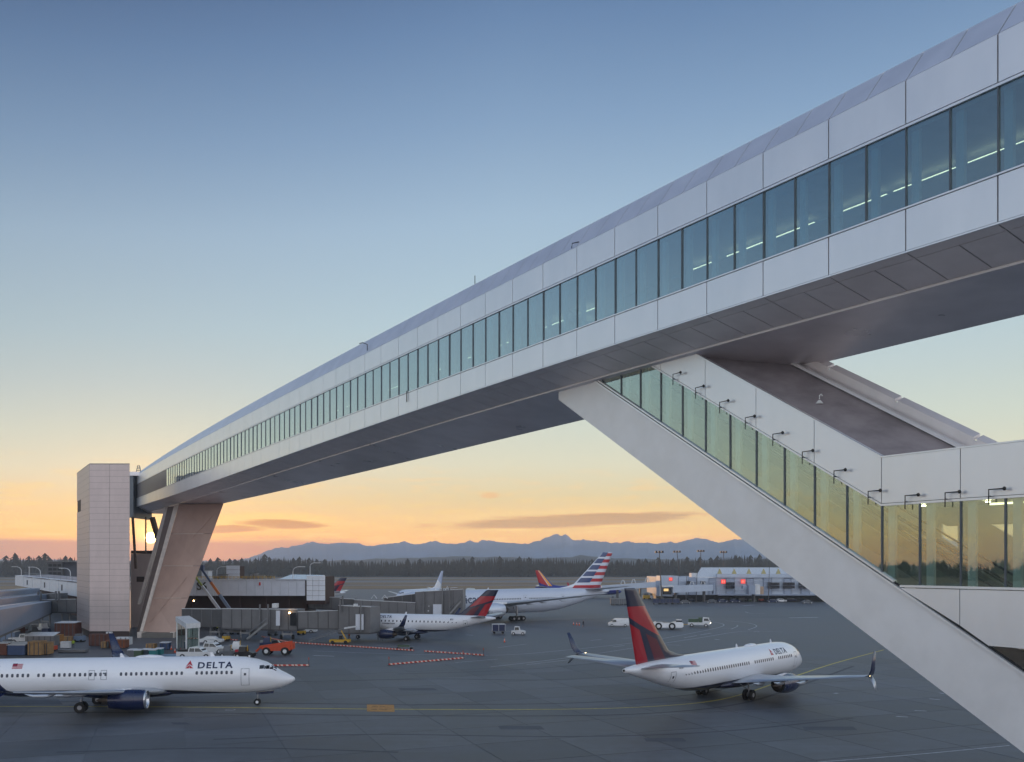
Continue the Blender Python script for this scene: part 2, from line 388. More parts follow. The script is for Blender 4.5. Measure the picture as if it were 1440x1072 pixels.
for (x0, y0, x1, y1) in ((0, 984, 82, 991), (700, 1021, 760, 1026), (1128, 1022, 1200, 1027), (560, 968, 610, 971), (905, 1038, 960, 1043), (240, 1016, 262, 1019)):
    q = [G(x0, y0), G(x1, y0), G(x1 + 6, y1), G(x0 + 4, y1)]; tag(obj('repair_patch', [(p.x, p.y, .003) for p in q], [(0, 3, 2, 1)], m_patch), kind='structure')
# orange location marking with its two lines of letters
sg = [G(516, 991), G(554, 991.4), G(555, 1001.5), G(516, 1000.8)]
m_or = mat('orange_marking_paint', (176, 128, 66), .7, var=.25, scale=2)
mk = tag(obj('location_marking', [(p.x, p.y, .012) for p in sg], [(0, 3, 2, 1)], m_or), kind='structure')
m_let = mat('marking_letters', (70, 46, 26), .7)
_r = random.Random(9)
for x0, y0, n_ in ((523, 994.6, 9), (522, 998.4, 11)):
    for k in range(n_):
        if k in (4,): continue
        p = G(x0 + k * 2.1, y0); w_ = _r.uniform(.06, .1); h_ = _r.uniform(.35, .6)
        tag(obj('letter_stroke', [(p.x, p.y, .016), (p.x + w_, p.y, .016), (p.x + w_ + .03, p.y + h_, .016), (p.x + .03, p.y + h_, .016)], [(0, 1, 2, 3)], m_let, mk), None)
# manhole cover ring near the nose wheel
mh = MB(); c0 = G(324, 998.5); k = 20
mh.V = [c0 + Vector((math.cos(t) * r * 1.0, math.sin(t) * r, .01)) for r in (.42, .52) for t in [2 * math.pi * j / k for j in range(k)]]
mh.F = [(j, (j + 1) % k, k + (j + 1) % k, k + j) for j in range(k)]
tag(mh.build('manhole_ring', m_wpaint), kind='structure')
# runway and taxiway strips beyond the apron
m_run = mat('runway_asphalt', (112, 110, 112), .8, var=.2, scale=.02)
for y0, y1 in ((812.9, 814.2), (816.6, 819.2), (822.5, 823.6), (828.5, 830.5)):
    a, b = ZG(y1), ZG(y0)
    tag(quad_sheet('runway', [(-1600, a), (1600, a), (1600, b), (-1600, b)], -.05, m_run), kind='structure')

# ------------------------------------------------------------------ mountains, foothills, forest
def hills(name, prof, Z, depth, m, base=-2, rough=.0, step=14, seed=0, rows=9, amp=1.0):
    xs = [p[0] for p in prof]; V = []; Fc = []; n = int((xs[-1] - xs[0]) / step) + 1
    for r in range(rows):
        u = r / (rows - 1)                      # 0 far back of the ridge .. 1 foot in front
        k = 1.06 - u * .5 if r else 1.12
        zz = Z * (1 + .12 - u * .5) if False else Z + depth * (.35 - u)
        hf = 1.0 if abs(u - .35) < 1e-6 else 0
        for i in range(n):
            x = xs[0] + i * step
            j = max(q for q in range(len(xs)) if xs[q] <= x + 1e-6); j = min(j, len(xs) - 2)
            f = (x - xs[j]) / (xs[j + 1] - xs[j]); y = prof[j][1] * (1 - f) + prof[j + 1][1] * f
            h = H + (HZ - y) * Z / F
            h += (mnoise.fractal((x * .11, seed, 0), .75, 2.1, 5)) * rough * Z / F
            d = abs(u - .35); fall = math.exp(-(d / (.25 if u < .35 else .33)) ** 2)
            ns_ = mnoise.fractal((x * .02, u * 5 + seed, 3), .8, 2.0, 4) * (h - base) * .22 * (1 if d > .02 else 0)
            V.append(((x - CX) * Z / F * (zz / Z), zz, base + max(0, (h - base) * fall + ns_ * (1 - .3 * fall))))
    for r in range(rows - 1):
        for i in range(n - 1):
            a = r * n + i; Fc.append((a, a + n, a + n + 1, a + 1))
    return tag(obj(name, V, Fc, m, smooth=True), kind='structure')
ROWS = 21
m_mtn = mat('mountain_rock_haze_tint', (104, 122, 150), .95, var=.25, scale=.004)  # bluer, brighter base paints in part of the distance haze
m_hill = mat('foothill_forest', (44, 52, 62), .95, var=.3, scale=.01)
prof = [(-900, 782), (-500, 775), (-300, 784), (-100, 783), (0, 787), (150, 789), (230, 788), (300, 789), (335, 788), (365, 780), (392, 773), (402, 769.5), (415, 768), (428, 765), (436, 763), (442, 762), (448, 763.5), (458, 767),
        (468, 768), (476, 765.5), (486, 765), (500, 763.8), (512, 766.5), (522, 768.5), (530, 766.5), (542, 765), (556, 764), (566, 763), (576, 765.5), (588, 767.5), (598, 763.5), (606, 761.5), (614, 761.5), (626, 764.5), (640, 765),
        (652, 763.5), (662, 762.5), (674, 764.5), (690, 763.2), (704, 762.5), (722, 764.2), (742, 764.8), (756, 761), (766, 757), (774, 754.5), (780, 753), (784, 751.8), (789, 753.2), (795, 752.5), (802, 756), (808, 760.5), (816, 761.2),
        (830, 759.5), (844, 761.5), (858, 764.5), (872, 764.6), (884, 762), (894, 763.4), (908, 763), (922, 765), (936, 766), (948, 764.5), (960, 761.5), (972, 758.5), (982, 756.5), (992, 758), (1002, 761), (1012, 763.2), (1022, 761),
        (1032, 759), (1042, 757.5), (1060, 762), (1100, 758), (1180, 764), (1300, 760), (1500, 766), (1800, 758), (2200, 764)]
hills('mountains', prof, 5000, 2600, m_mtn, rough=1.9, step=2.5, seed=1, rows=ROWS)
hills('foothills', [(-900, 786), (0, 789), (300, 790), (460, 789), (540, 786), (620, 783.5), (680, 783), (740, 785.5), (820, 783.5), (900, 786), (1000, 788), (1100, 785), (1400, 787), (2200, 784)], 2600, 1000, m_hill, rough=2.5, step=12, seed=5, rows=ROWS)
tag(obj('terrain', [(-2600, 1100, -.04), (2600, 1100, -.04), (3500, 1900, 1.5), (-3500, 1900, 1.5), (5200, 4800, 1.6), (-5200, 4800, 1.6)], [(0, 1, 2, 3), (3, 2, 4, 5)], m_hill), kind='structure')
def conifer(mb, base, h, r, tiers=6, seg=7, lean=0):
    cx, cy, cz = base
    mb.cyl((cx, cy, cz), (cx, cy, cz + h * .3), h * .018, 4)
    for k in range(tiers):
        u = k / tiers; z0 = cz + h * (.08 + .92 * u * .93); z1 = cz + h * min(1.0, (.08 + .92 * (u + 1.7 / tiers) * .93)); rr = r * (1 - u) ** .8 * random.uniform(.72, 1.15) + .12
        a0 = random.random() * 6; n0 = len(mb.V)
        mb.V.append(Vector((cx + random.uniform(-.1, .1), cy, z1)))
        for j in range(seg):
            t_ = a0 + 2 * math.pi * j / seg; q = rr * random.uniform(.55, 1.2)
            mb.V.append(Vector((cx + q * math.cos(t_), cy + q * math.sin(t_), z0 - random.uniform(0, .06) * h)))
            t2 = t_ + math.pi / seg; q2 = rr * random.uniform(.25, .5)
            mb.V.append(Vector((cx + q2 * math.cos(t2), cy + q2 * math.sin(t2), z0 + .03 * h)))
        for j in range(2 * seg): mb.F.append((n0, n0 + 1 + j, n0 + 1 + (j + 1) % (2 * seg)))
m_fir = mat('fir_needles', (34, 32, 28), .9, var=.45, scale=.12)
m_trunk = mat('bark', (52, 42, 36), .9)
def treeline(x):                             # tree tops in photo rows
    pts = [(-700, 783), (0, 786), (60, 784), (110, 786), (260, 788), (330, 787), (380, 783), (460, 787), (560, 789), (620, 786), (680, 784.5), (780, 784), (860, 787), (960, 786), (1010, 783), (1060, 781), (1300, 784), (2200, 784)]
    for a, b in zip(pts, pts[1:]):
        if a[0] <= x <= b[0]: return a[1] + (b[1] - a[1]) * (x - a[0]) / (b[0] - a[0])
    return 784
wood = MB()
for row, (Zr, dn) in enumerate(((1130, 5), (1175, 6), (1230, 6.5), (1290, 7))):
    x = -650
    while x < 1750:
        Zt = Zr + random.uniform(-16, 16); y = treeline(x) + random.uniform(-1.8, 3.5) + 3.2 * mnoise.noise((x * .035, row * 3.1, 0)) + 2 * mnoise.noise((x * .12, row * 7.1, 5)) + (2.5 - row * .8)
        h = H + (HZ - y) * Zt / F
        conifer(wood, ((x - CX) * Zt / F, Zt, 0), max(9, h), random.uniform(3.0, 4.8), 5, 6)
        x += random.uniform(2.6, 4.6) if -60 < x < 1200 else 5.5
tag(wood.build('forest', m_fir), 'dark conifer wood standing along the far edge of the airfield', kind='stuff')
wood = MB()
for a in range(-178, 180, 1):                # the wood goes on round the airfield to both sides and behind
    if -42 < a < 40: continue
    for q in range(12):
        an = math.radians(a + random.random()); R_ = random.uniform(1080, 1200) if -110 < a < 110 else 1300
        h = (17 + 6 * mnoise.noise((an * 9, 0, 0))) * random.uniform(.85, 1.12) + (5 if q == 0 else 0)
        conifer(wood, (R_ * math.sin(an), R_ * math.cos(an), 0), h, random.uniform(4, 6.5), 4, 5)
tag(wood.build('forest', m_fir), 'dark conifer wood closing the airfield beyond the frame', kind='stuff')
# firs that stand out of the line, each its own
firs = [(8, 781), (21, 777), (40, 781.5), (55, 781), (63, 777.5), (68, 781), (93, 781), (99, 783), (277, 784), (296, 785), (307, 783.5), (323, 785), (331, 786), (340, 784), (360, 785), (372, 779), (379, 783), (392, 785),
        (412, 784), (421, 782.5), (434, 784), (445, 786), (456, 786), (483, 787), (508, 788), (573, 785), (590, 785.5), (652, 784), (664, 782.5), (703, 781.5), (731, 782), (744, 783), (833, 786), (868, 787), (899, 785.5),
        (908, 785), (926, 783.5), (947, 784.5), (967, 782.5), (984, 783), (1000, 783.5), (1009, 781), (1034, 780.5), (1040, 782), (1055, 780), (1068, 779)]
fir_me = []
for k in range(4):
    mb = MB(); conifer(mb, (0, 0, 0), 1.0, .17 + .03 * (k % 2), 9, 8); mt = MB().cyl((0, 0, 0), (0, 0, .4), .02, 5)
    a = mb.build('crown', m_fir); b = mt.build('trunk', m_trunk); fir_me.append((a.data, b.data)); bpy.data.objects.remove(a); bpy.data.objects.remove(b)
marks = [(7, 'the left edge of the picture'), (85, 'the grey office block'), (300, 'the leaning pylon'), (327, 'the rooftop plant box'), (368, 'the first curved pole'), (440, 'the skylight roof'), (608, 'the far white tail'), (690, 'the navy and red parked tail'),
         (773, 'the red and orange tail'), (838, 'the striped tail'), (890, 'the moving jet tail'), (928, 'the first floodlight mast'), (956, 'the second floodlight mast'), (987, 'the third floodlight mast'), (1018, 'the fourth floodlight mast')]
seen_f = {}
def fir_label(x, tall):
    mx_, nm = min(marks, key=lambda q: abs(q[0] - x)); side = 'left' if x < mx_ else 'right'
    k = seen_f[(nm, side)] = seen_f.get((nm, side), 0) + 1
    return (nm, side, k, tall)
_fl = []
for x, y in firs:
    mx_, nm = min(marks, key=lambda q: abs(q[0] - x)); _fl.append((nm, x - mx_))
def fir_text(i):
    nm, d = _fl[i]; same = sorted([abs(e) for n_, e in _fl if n_ == nm and (e < 0) == (d < 0)])
    r = ('first', 'second', 'third', 'fourth', 'fifth', 'sixth')[same.index(abs(d))]
    return f"{r} fir rising above the wood {'left' if d < 0 else 'right'} of {nm}"
for k, (x, y) in enumerate(firs):
    Zt = 1105 + (k * 37) % 20; h = H + (HZ - y) * Zt / F
    o = thing('fir_tree', fir_text(k), 'tree', ((x - CX) * Zt / F, Zt, 0), k * 1.3, 'firs rising above the far wood')
    for nm, me in zip(('crown', 'trunk'), fir_me[k % 4]):
        c = bpy.data.objects.new(nm, me); C.objects.link(c); c.parent = o; c.scale = (h * 1.05, h * 1.05, h)

# ------------------------------------------------------------------ the bridge over the taxilane
DZ = -.8; LM = 4.572; CA, SA = 780 / math.hypot(780, 1290) * 0 + .8557, .5174
LC = LM * CA; N0 = 10.3
def BR(n, w_, z):                            # n panels along, w metres in from the near face
    Z = LC * (n + N0); Xb = Z * (-60 + 15070 / (n + N0) - CX) / F
    return Vector((Xb + CA * w_, Z + SA * w_, z + DZ))
def pv(c, n):
    def f(n_): return ((c[0] * n_ + c[1]) * n_ + c[2]) * n_ + c[3]
    if n < 0: return f(0) + c[2] * n
    return f(n)
cE0 = [-2.5e-05, -0.000291, 0.059386, 41.092326]; cE1 = [-1.7e-05, 0.000201, 0.019307, 39.325041]
cE2 = [1.1e-05, -0.001873, 0.053664, 37.025803]; cE3 = [1.3e-05, -0.00165, 0.044087, 33.168216]
cE4 = [4.9e-05, -0.004029, 0.075697, 30.963448]; cE8 = [1.1e-05, -0.000105, -0.019831, 29.459362]
e0, e1, e2, e3, e4, e8 = [(lambda n, c=c: pv(c, n)) for c in (cE0, cE1, cE2, cE3, cE4, cE8)]
W1, WK0, WK1, WT = 1.5, 3.42, 10.0, 13.4
def e6(n): return e4(n) - .78 if n < 36 else e4(n) - .78 - (n - 36) * .02
def e6b(n): return e6(n) - .13
NA, NB = -9, 52
m_steelb = mat('brushed_rail', (190, 190, 186), .3, .7)
br = thing('pedestrian_bridge', 'long white arched footbridge with a ribbon of windows crossing over the taxilane', 'bridge', BR(20, 6, 0))
nrm = Vector((-CA, -SA, 0))
def face(mb, q, th, n_=nrm): mb.slab(q, n_ * th)
# inner shell: keeps the joints dark and closes the tube
def ring(n):
    return [BR(n, .14, e4(n) + .06), BR(n, .14, e3(n)), BR(n, 13.26, e3(n)), BR(n, 13.26, e4(n) + .06), BR(n, WK1 - .02, e6(n) + .22), BR(n, WK0, e6(n) + .22)]
mb = MB(); mb.loft([ring(n) for n in [NA + k * .5 for k in range(0, (NB - NA) * 2 + 1)]]); mb.build('floor_deck', m_dark, br, world=True)
mb = MB(); mb.loft([[BR(n, .14, e2(n)), BR(n, .14, e1(n) - .02), BR(n, W1 + .02, e0(n) - .1), BR(n, WT - W1, e0(n) - .1), BR(n, WT - .14, e1(n) - .02), BR(n, WT - .14, e2(n))] for n in [NA + k * .5 for k in range(0, (NB - NA) * 2 + 1)]])
mb.build('roof_shell', m_dark, br, world=True)
mb = MB(); mb.loft([[BR(n, .2, e3(n) + .02), BR(n, 13.2, e3(n) + .02), BR(n, 13.2, e3(n) + .06), BR(n, .2, e3(n) + .06)] for n in range(NA, NB + 1)]); mb.build('walkway_floor', m_floor, br, world=True)
mb = MB(); mb.loft([[BR(n, .2, e2(n) - .22), BR(n, 13.2, e2(n) - .22), BR(n, 13.2, e2(n) - .04), BR(n, .2, e2(n) - .04)] for n in range(NA, NB + 1)]); mb.build('ceiling', m_inter, br, world=True)
g = .034 / LM * 1.0
for n in range(NA, NB):
    a, b = n + g, n + 1 - g
    jit = random.uniform(-.004, .004)
    def q4(wa, za, wb, zb, a=a, b=b): return [BR(a, wa, za(a)), BR(b, wa, za(b)), BR(b, wb, zb(b)), BR(a, wb, zb(a))]
    mb = MB(); face(mb, [BR(a, .14, e2(a) + .16), BR(b, .14, e2(b) + .16), BR(b, .14, e1(b) - .03), BR(a, .14, e1(a) - .03)], .14 + jit); mb.build('upper_facade_panel', m_white, br, world=True)
    mb = MB(); face(mb, [BR(a, .14, e4(a) + .09), BR(b, .14, e4(b) + .09), BR(b, .14, e3(b) - .1), BR(a, .14, e3(a) - .1)], .14 + jit); mb.build('lower_facade_panel', m_white, br, world=True)
    # drip rails
    mb = MB(); face(mb, [BR(n, .14, e2(n) - .02), BR(n + 1, .14, e2(n + 1) - .02), BR(n + 1, .14, e2(n + 1) + .1), BR(n, .14, e2(n) + .1)], .17); mb.build('window_head_rail', m_white, br, world=True)
    mb = MB(); face(mb, [BR(n, .14, e3(n) - .07), BR(n + 1, .14, e3(n + 1) - .07), BR(n + 1, .14, e3(n + 1) + .01), BR(n, .14, e3(n) + .01)], .19); mb.build('window_sill_rail', m_white, br, world=True)
    mb = MB(); face(mb, [BR(n, .14, e4(n) - .02), BR(n + 1, .14, e4(n + 1) - .02), BR(n + 1, .14, e4(n + 1) + .055), BR(n, .14, e4(n) + .055)], .18); mb.build('edge_rail', m_white, br, world=True)
    # roof band, two sheets per bay; soffit strip and panels
    for h_ in (0, 1):
        c, d = n + h_ * .5 + g, n + h_ * .5 + .5 - g
        up = Vector((-CA * .76, -SA * .76, .65))
        mb = MB(); mb.slab([BR(c, .1, e1(c)), BR(d, .1, e1(d)), BR(d, W1, e0(d) - .04), BR(c, W1, e0(c) - .04)], up * .06); mb.build('roof_sheet', m_roofp, br, world=True)
        if n < 30:
            mb = MB(); mb.slab([BR(c, .75, e4(c) - .17), BR(d, .75, e4(d) - .17), BR(d, WK0 - .06, e6(d)), BR(c, WK0 - .06, e6(c))], (0, 0, .05)); mb.build('soffit_panel', m_soffit, br, world=True)
    if n >= 30:
        mb = MB(); mb.slab([BR(a, .75, e4(a) - .17), BR(b, .75, e4(b) - .17), BR(b, WK0 - .06, e6(b)), BR(a, WK0 - .06, e6(a))], (0, 0, .05)); mb.build('soffit_panel', m_soffit, br, world=True)
    mb = MB(); mb.slab([BR(a, 0, e4(a) - .01), BR(b, 0, e4(b) - .01), BR(b, .7, e4(b) - .16), BR(a, .7, e4(a) - .16)], (0, 0, .05)); mb.build('soffit_edge_strip', m_soffit, br, world=True)
# roof top, far face, keel: long welded sheets
fine = [NA + k for k in range(NB - NA + 1)]
mb = MB(); mb.loft([[BR(n, W1 - .05, e0(n)), BR(n, WT - W1, e0(n)), BR(n, WT - W1, e0(n) - .09), BR(n, W1 - .05, e0(n) - .09)] for n in fine]); mb.build('roof_ridge', m_roofp, br, world=True)
mb = MB(); mb.loft([[BR(n, WK0 - .02, e6(n) + .2), BR(n, WK0 - .02, e6b(n)), BR(n, WK1, e8(n)), BR(n, WK1, e8(n) + 1.0)] for n in fine]); mb.build('keel', m_keel, br, world=True)
for nm, za, zb in (('far_upper_wall', e2, e1), ('far_lower_wall', e4, e3)):
    mb = MB(); mb.loft([[BR(n, WT - .13, za(n)), BR(n, WT, za(n)), BR(n, WT, zb(n)), BR(n, WT - .13, zb(n))] for n in fine]); mb.build(nm, m_white, br, world=True)
mb = MB(); mb.loft([[BR(n, WT, e1(n)), BR(n, WT - W1, e0(n)), BR(n, WT - W1, e0(n) - .06), BR(n, WT, e1(n) - .06)] for n in fine]); mb.build('far_roof_slope', m_roofp, br, world=True)
mb = MB(); mb.loft([[BR(n, WT, e4(n)), BR(n, WT, e4(n) + .05), BR(n, WK1 + .01, e6(n) + .1), BR(n, WK1 + .01, e6(n) + .05)] for n in fine]); mb.build('far_soffit', m_soffit, br, world=True)
# glazing
NG = 41
for k in range(NA * 2, NB * 2):
    n = k / 2
    if n >= NG:
        continue
    c, d = n + .008, n + .492
    jt = random.uniform(-.012, .012); ju = random.uniform(-.008, .008)
    mb = MB(); mb.slab([BR(c, .08 + jt, e3(c) + .03), BR(d, .08 - jt, e3(d) + .03), BR(d, .08 - jt + ju, e2(d) - .03), BR(c, .08 + jt + ju, e2(c) - .03)], nrm * .012)
    mb.build('window_pane', m_glass, br, world=True)
    mb = MB(); q = [BR(n - .006, .13, e3(n)), BR(n + .006, .13, e3(n)), BR(n + .006, .13, e2(n)), BR(n - .006, .13, e2(n))]; mb.slab(q, nrm * .14); mb.build('mullion', m_mull, br, world=True)
    mb = MB(); q = [BR(n - .115, .26, e3(n) + .07), BR(n - .03, .26, e3(n) + .07), BR(n - .03, .26, e2(n) - .23), BR(n - .115, .26, e2(n) - .23)]
    if k % 2 == 0 or k < 26: mb.slab(q, -nrm * .22); mb.build('interior_post', m_post, br, world=True)
mb = MB(); mb.loft([[BR(n, WT - .06, e3(n)), BR(n, WT - .03, e3(n)), BR(n, WT - .03, e2(n)), BR(n, WT - .06, e2(n))] for n in range(NA, NB + 1)]); mb.build('far_glazing', m_glass, br, world=True)
mb = MB()
for n in range(NA * 2, NB * 2): mb.slab([BR(n / 2 - .012, WT - .14, e3(n / 2)), BR(n / 2 + .012, WT - .14, e3(n / 2)), BR(n / 2 + .012, WT - .14, e2(n / 2)), BR(n / 2 - .012, WT - .14, e2(n / 2))], -nrm * .12)
mb.build('far_mullions', m_mull, br, world=True)
# closed grey end section before the tower
mb = MB(); mb.loft([[BR(n, .13, e3(n) - .02), BR(n, .05 if n > NG + .4 else .02, e3(n) - .02), BR(n, .05, e2(n) + .02), BR(n, .13, e2(n) + .02)] for n in [NG, NG + .5] + list(range(NG + 1, NB + 1))])
mb.build('closed_end_band', mat('end_band_grey', (120, 116, 118), .45, .3), br, world=True)
mb = MB(); mb.slab([BR(NB, 0, e4(NB)), BR(NB, WT, e4(NB)), BR(NB, WT - W1, e0(NB)), BR(NB, W1, e0(NB)), BR(NB, 0, e1(NB))], (-.3, .4, 0)); mb.build('end_wall', m_white, br, world=True)
mb = MB(); mb.tube([BR(n, .5, e3(n) + 1.15) for n in range(NA, NG)], .05, 5); mb.build('handrail', m_steelb, br, world=True)
# linear lamps under the ceiling: runs of a few metres with gaps
rr = random.Random(3)
for st, ln in ((-7.5, 2.6), (-3.6, 1.5), (-1.6, .85), (-.55, .72), (.2, .8), (1.1, .85), (2.05, .75), (3.15, .7), (4.05, .7), (5.0, .5), (8.0, .5), (8.9, .7), (11.0, .35), (12.6, .3), (14.0, .25), (16.4, .7), (19.6, .5), (20.6, .4), (24.0, .6), (25.0, .6), (26.0, .5), (27.6, .5), (29.4, .7), (30.6, .5), (33.0, .6), (34.4, .5)):
    c, d = st, st + ln; wl = 5.0
    mb = MB(); mb.slab([BR(c, wl, e2(c) - .62), BR(d, wl, e2(d) - .62), BR(d, wl + .12, e2(d) - .62), BR(c, wl + .12, e2(c) - .62)], (0, 0, .07)); mb.build('linear_lamp_and_fill', m_lamp, br, world=True)
# small roof fittings: lamp hook, aerials
mb = MB(); p = BR(16, .3, e1(16)); mb.tube([p, p + Vector((0, 0, 1.1)), p + Vector((-.5, 0, 1.3)), p + Vector((-.9, 0, 1.2))], .05); mb.build('roof_hook', m_black, br, world=True)
mb = MB(); p = BR(7.05, .3, e1(7)); mb.tube([p + Vector((-.5, 0, 0)), p + Vector((-.45, 0, .35)), p + Vector((0, 0, .45)), p + Vector((.4, 0, .35)), p + Vector((.5, 0, 0))], .04); mb.build('roof_hoop', m_black, br, world=True)
mb = MB(); p = BR(11, W1, e0(11)); mb.tube([p, p + Vector((0, 0, .8))], .04); mb.build('roof_aerial', m_black, br, world=True)
mb = MB(); p = BR(13.5, -.1, e3(13.5)); mb.tube([p + Vector((0, 0, .1)), p + Vector((0, 0, -1.0))], .05); mb.build('hanging_hook', m_black, br, world=True)

# ------------------------------------------------------------------ pylon under the far end
mpy = mat('pylon_steel_sun_tint', (182, 154, 140), .5, .15, .12, .2, streak=(1, 1, .6)); mpl = mat('pylon_white_flange', (206, 196, 186), .5, .1)  # plate colour is tinted tan to hold the sun's warm bleed
py = thing('bridge_pylon', 'broad leaning box pylon of pale steel carrying the far end of the footbridge', 'pylon', (-74, 193, 0))
TL, TR = P(252, 709, 205), P(314.5, 708, 198); BL, BRr = P(200, 892, 193), P(246.5, 891, 191)
dpt = Vector((-1.2, 3.4, 0))
def pint(a, b, u): return a + (b - a) * u
rows_ = [0, .265, .51, .76, 1.0]
for k in range(4):
    u0, u1 = rows_[k] + .0015, rows_[k + 1] - .0015
    q = [pint(BL, TL, u0), pint(BRr, TR, u0), pint(BRr, TR, u1), pint(BL, TL, u1)]
    mb = MB(); mb.slab(q, dpt); mb.build('pylon_plate', mpy, py, world=True)
    if k: mb = MB(); a, b = pint(BL, TL, rows_[k]), pint(BRr, TR, rows_[k]); beam(mb, pint(a, b, .06) + Vector((0, -.05, 0)), pint(a, b, .8) + Vector((0, -.05, 0)), .12, .09); mb.build('stiffener_ledge', mpl, py, world=True)
for (u0, v0, u1, v1) in ((.9, .93, .55, .72), (.75, .42, .1, .08)):
    a = pint(pint(BL, TL, v0), pint(BRr, TR, v0), u0); b = pint(pint(BL, TL, v1), pint(BRr, TR, v1), u1)
    mb = MB(); beam(mb, a + Vector((0, -.03, 0)), b + Vector((0, -.03, 0)), .1, .05); mb.build('weld_seam', mpy, py, world=True)
# light flange along its left edge and the darker side leg behind
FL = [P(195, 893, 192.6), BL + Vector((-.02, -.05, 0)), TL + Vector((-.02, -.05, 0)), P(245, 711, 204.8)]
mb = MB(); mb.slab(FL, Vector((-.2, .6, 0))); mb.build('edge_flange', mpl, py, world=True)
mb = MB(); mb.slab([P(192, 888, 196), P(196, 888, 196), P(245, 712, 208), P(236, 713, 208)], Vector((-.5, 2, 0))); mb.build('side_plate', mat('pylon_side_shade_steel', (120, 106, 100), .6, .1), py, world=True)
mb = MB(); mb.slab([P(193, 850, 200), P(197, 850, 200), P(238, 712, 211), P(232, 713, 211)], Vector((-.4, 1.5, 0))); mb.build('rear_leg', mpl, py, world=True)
mb = MB(); mb.slab([P(197, 890, 191.5), P(243, 890, 190), P(243, 899, 190), P(197, 899, 191.5)], Vector((0, 3, 0))); mb.build('foot_beam', mat('pylon_foot', (96, 88, 84), .7), py, world=True)
for x in (197, 243):
    mb = MB(); a = P(x - 3, 898, 190.5); b = P(x + 3, 889, 190.5); mb.box((a.x, a.y - .4, 0), (b.x, b.y + 2.5, b.z)); mb.build('foot_bearing', mpl, py, world=True)
mb = MB(); a = P(200, 900, 190); b = P(243, 900, 190); mb.box((a.x, a.y, 0), (b.x, b.y + 4, 1.0)); mb.build('plinth', mat('concrete_plinth', (110, 106, 100), .85, bump=.4), py, world=True)
# hung frame between tower and pylon: slim posts with the sunset behind
mfd = mat('frame_dark', (84, 66, 56), .6)
for a, b, t_ in ((P(205, 727, 212), P(205, 779, 212), .25), (P(214, 728, 214), P(222, 757, 216), .9), (P(186.5, 727, 205), P(191, 800, 205), .45)):
    mb = MB(); beam(mb, a, b, t_, t_); mb.build('hanger_bar', mfd, py, world=True)

# ------------------------------------------------------------------ tower
tw = thing('stair_tower', 'tall pale clad stair tower standing at the far end of the footbridge', 'tower', (-84, 197, 0))
A0, A1, A2 = Vector((-99.4, 209.6, 0)), Vector((-87.5, 190, 0)), Vector((-79.2, 190, 0)); A3, A4 = Vector((-89.4, 213.6, 0)), Vector((-98, 222, 0))
zt, zb = 36.0, 1.35
def up(v, z): return Vector((v.x, v.y, z))
core = [A0, A1, A2, A3, A4]; cen = sum(core, Vector()) / 5
inn = [cen + (v - cen) * .985 for v in core]
mb = MB(); mb.loft([[up(v, 0) for v in inn], [up(v, zt - .15) for v in inn]]); mb.build('core_wall', m_brown, tw, world=True)
NR = 27
for (a, b, cols) in ((A1, A2, 2), (A0, A1, 2), (A2, A3, 3)):
    d = (b - a).normalized(); nn = Vector((d.y, -d.x, 0))
    for r in range(NR):
        z0 = zb + (zt - zb) * r / NR + .015; z1 = zb + (zt - zb) * (r + 1) / NR - .015
        for c in range(cols):
            p0 = a + (b - a) * (c / cols) + d * .02; p1 = a + (b - a) * ((c + 1) / cols) - d * .02
            if a is A0 and c == 0 and r in (20, 21) : p0 = a + (b - a) * .34
            mb = MB(); mb.slab([up(p0, z0), up(p1, z0), up(p1, z1), up(p0, z1)], nn * (.05 + random.uniform(-.008, .008)) - nn * .04); mb.build('cladding_panel', m_tower, tw, world=True)
mb = MB(); mb.slab([up(A0 + (A1 - A0) * .2, zb + (zt - zb) * 20 / NR), up(A0 + (A1 - A0) * .34, zb + (zt - zb) * 20 / NR), up(A0 + (A1 - A0) * .34, zb + (zt - zb) * 22 / NR), up(A0 + (A1 - A0) * .2, zb + (zt - zb) * 22 / NR)], (.1, .05, 0)); mb.build('vent_grille', m_brown, tw, world=True)
mb = MB(); mb.loft([[up(cen + (v - cen) * 1.004, zt - .02) for v in core], [up(cen + (v - cen) * 1.004, zt + .12) for v in core]]); mb.build('parapet_cap', m_mull, tw, world=True)
# link building behind the pylon foot, and the connector between tower and bridge
lk = thing('link_building', 'low pale wall and plant block behind the pylon foot beside the tower', 'building', (-86, 226, 0))
def pb(mb, x0, y0, x1, y1, Z, dep):
    a, b = P(x0, y1, Z), P(x1, y0, Z); return mb.box((a.x, Z, a.z), (b.x, Z + dep, b.z))
mb = MB(); a = P(184, 779, 222); b = P(232, 779, 222); mb.box((a.x, 222, 0), (b.x, 236, a.z)); mb.build('wall', m_tower, lk, world=True)
mb = MB(); pb(mb, 192, 811, 203, 818.5, 221.9, .3); mb.build('vent', m_brown, lk, world=True)
mb = MB(); pb(mb, 184, 774.5, 232, 778.6, 221.8, 14); mb.build('coping', m_brown, lk, world=True)
ck = thing('connector_block', 'narrow grey connector between tower and bridge with a roof ladder', 'building', (-84, 236, 0))
mb = MB(); a, b = P(181, 728, 232), P(187.5, 664, 232); mb.box((a.x, 232, a.z), (b.x, 244, b.z)); mb.build('wall', m_mull, ck, world=True)
mb = MB(); pb(mb, 182, 663.5, 196, 669, 231.5, 10); mb.build('roof', m_soffit, ck, world=True)
mb = MB(); q = [P(191.5, 664, 236), P(193.5, 655, 236), P(196.3, 655, 236), P(198, 664, 236)]; mb.tube(q, .12, 5)
for u in (.25, .5, .75): mb.tube([q[0] + (q[1] - q[0]) * u, q[3] + (q[2] - q[3]) * u], .08, 4)
mb.build('ladder', m_mull, ck, world=True)
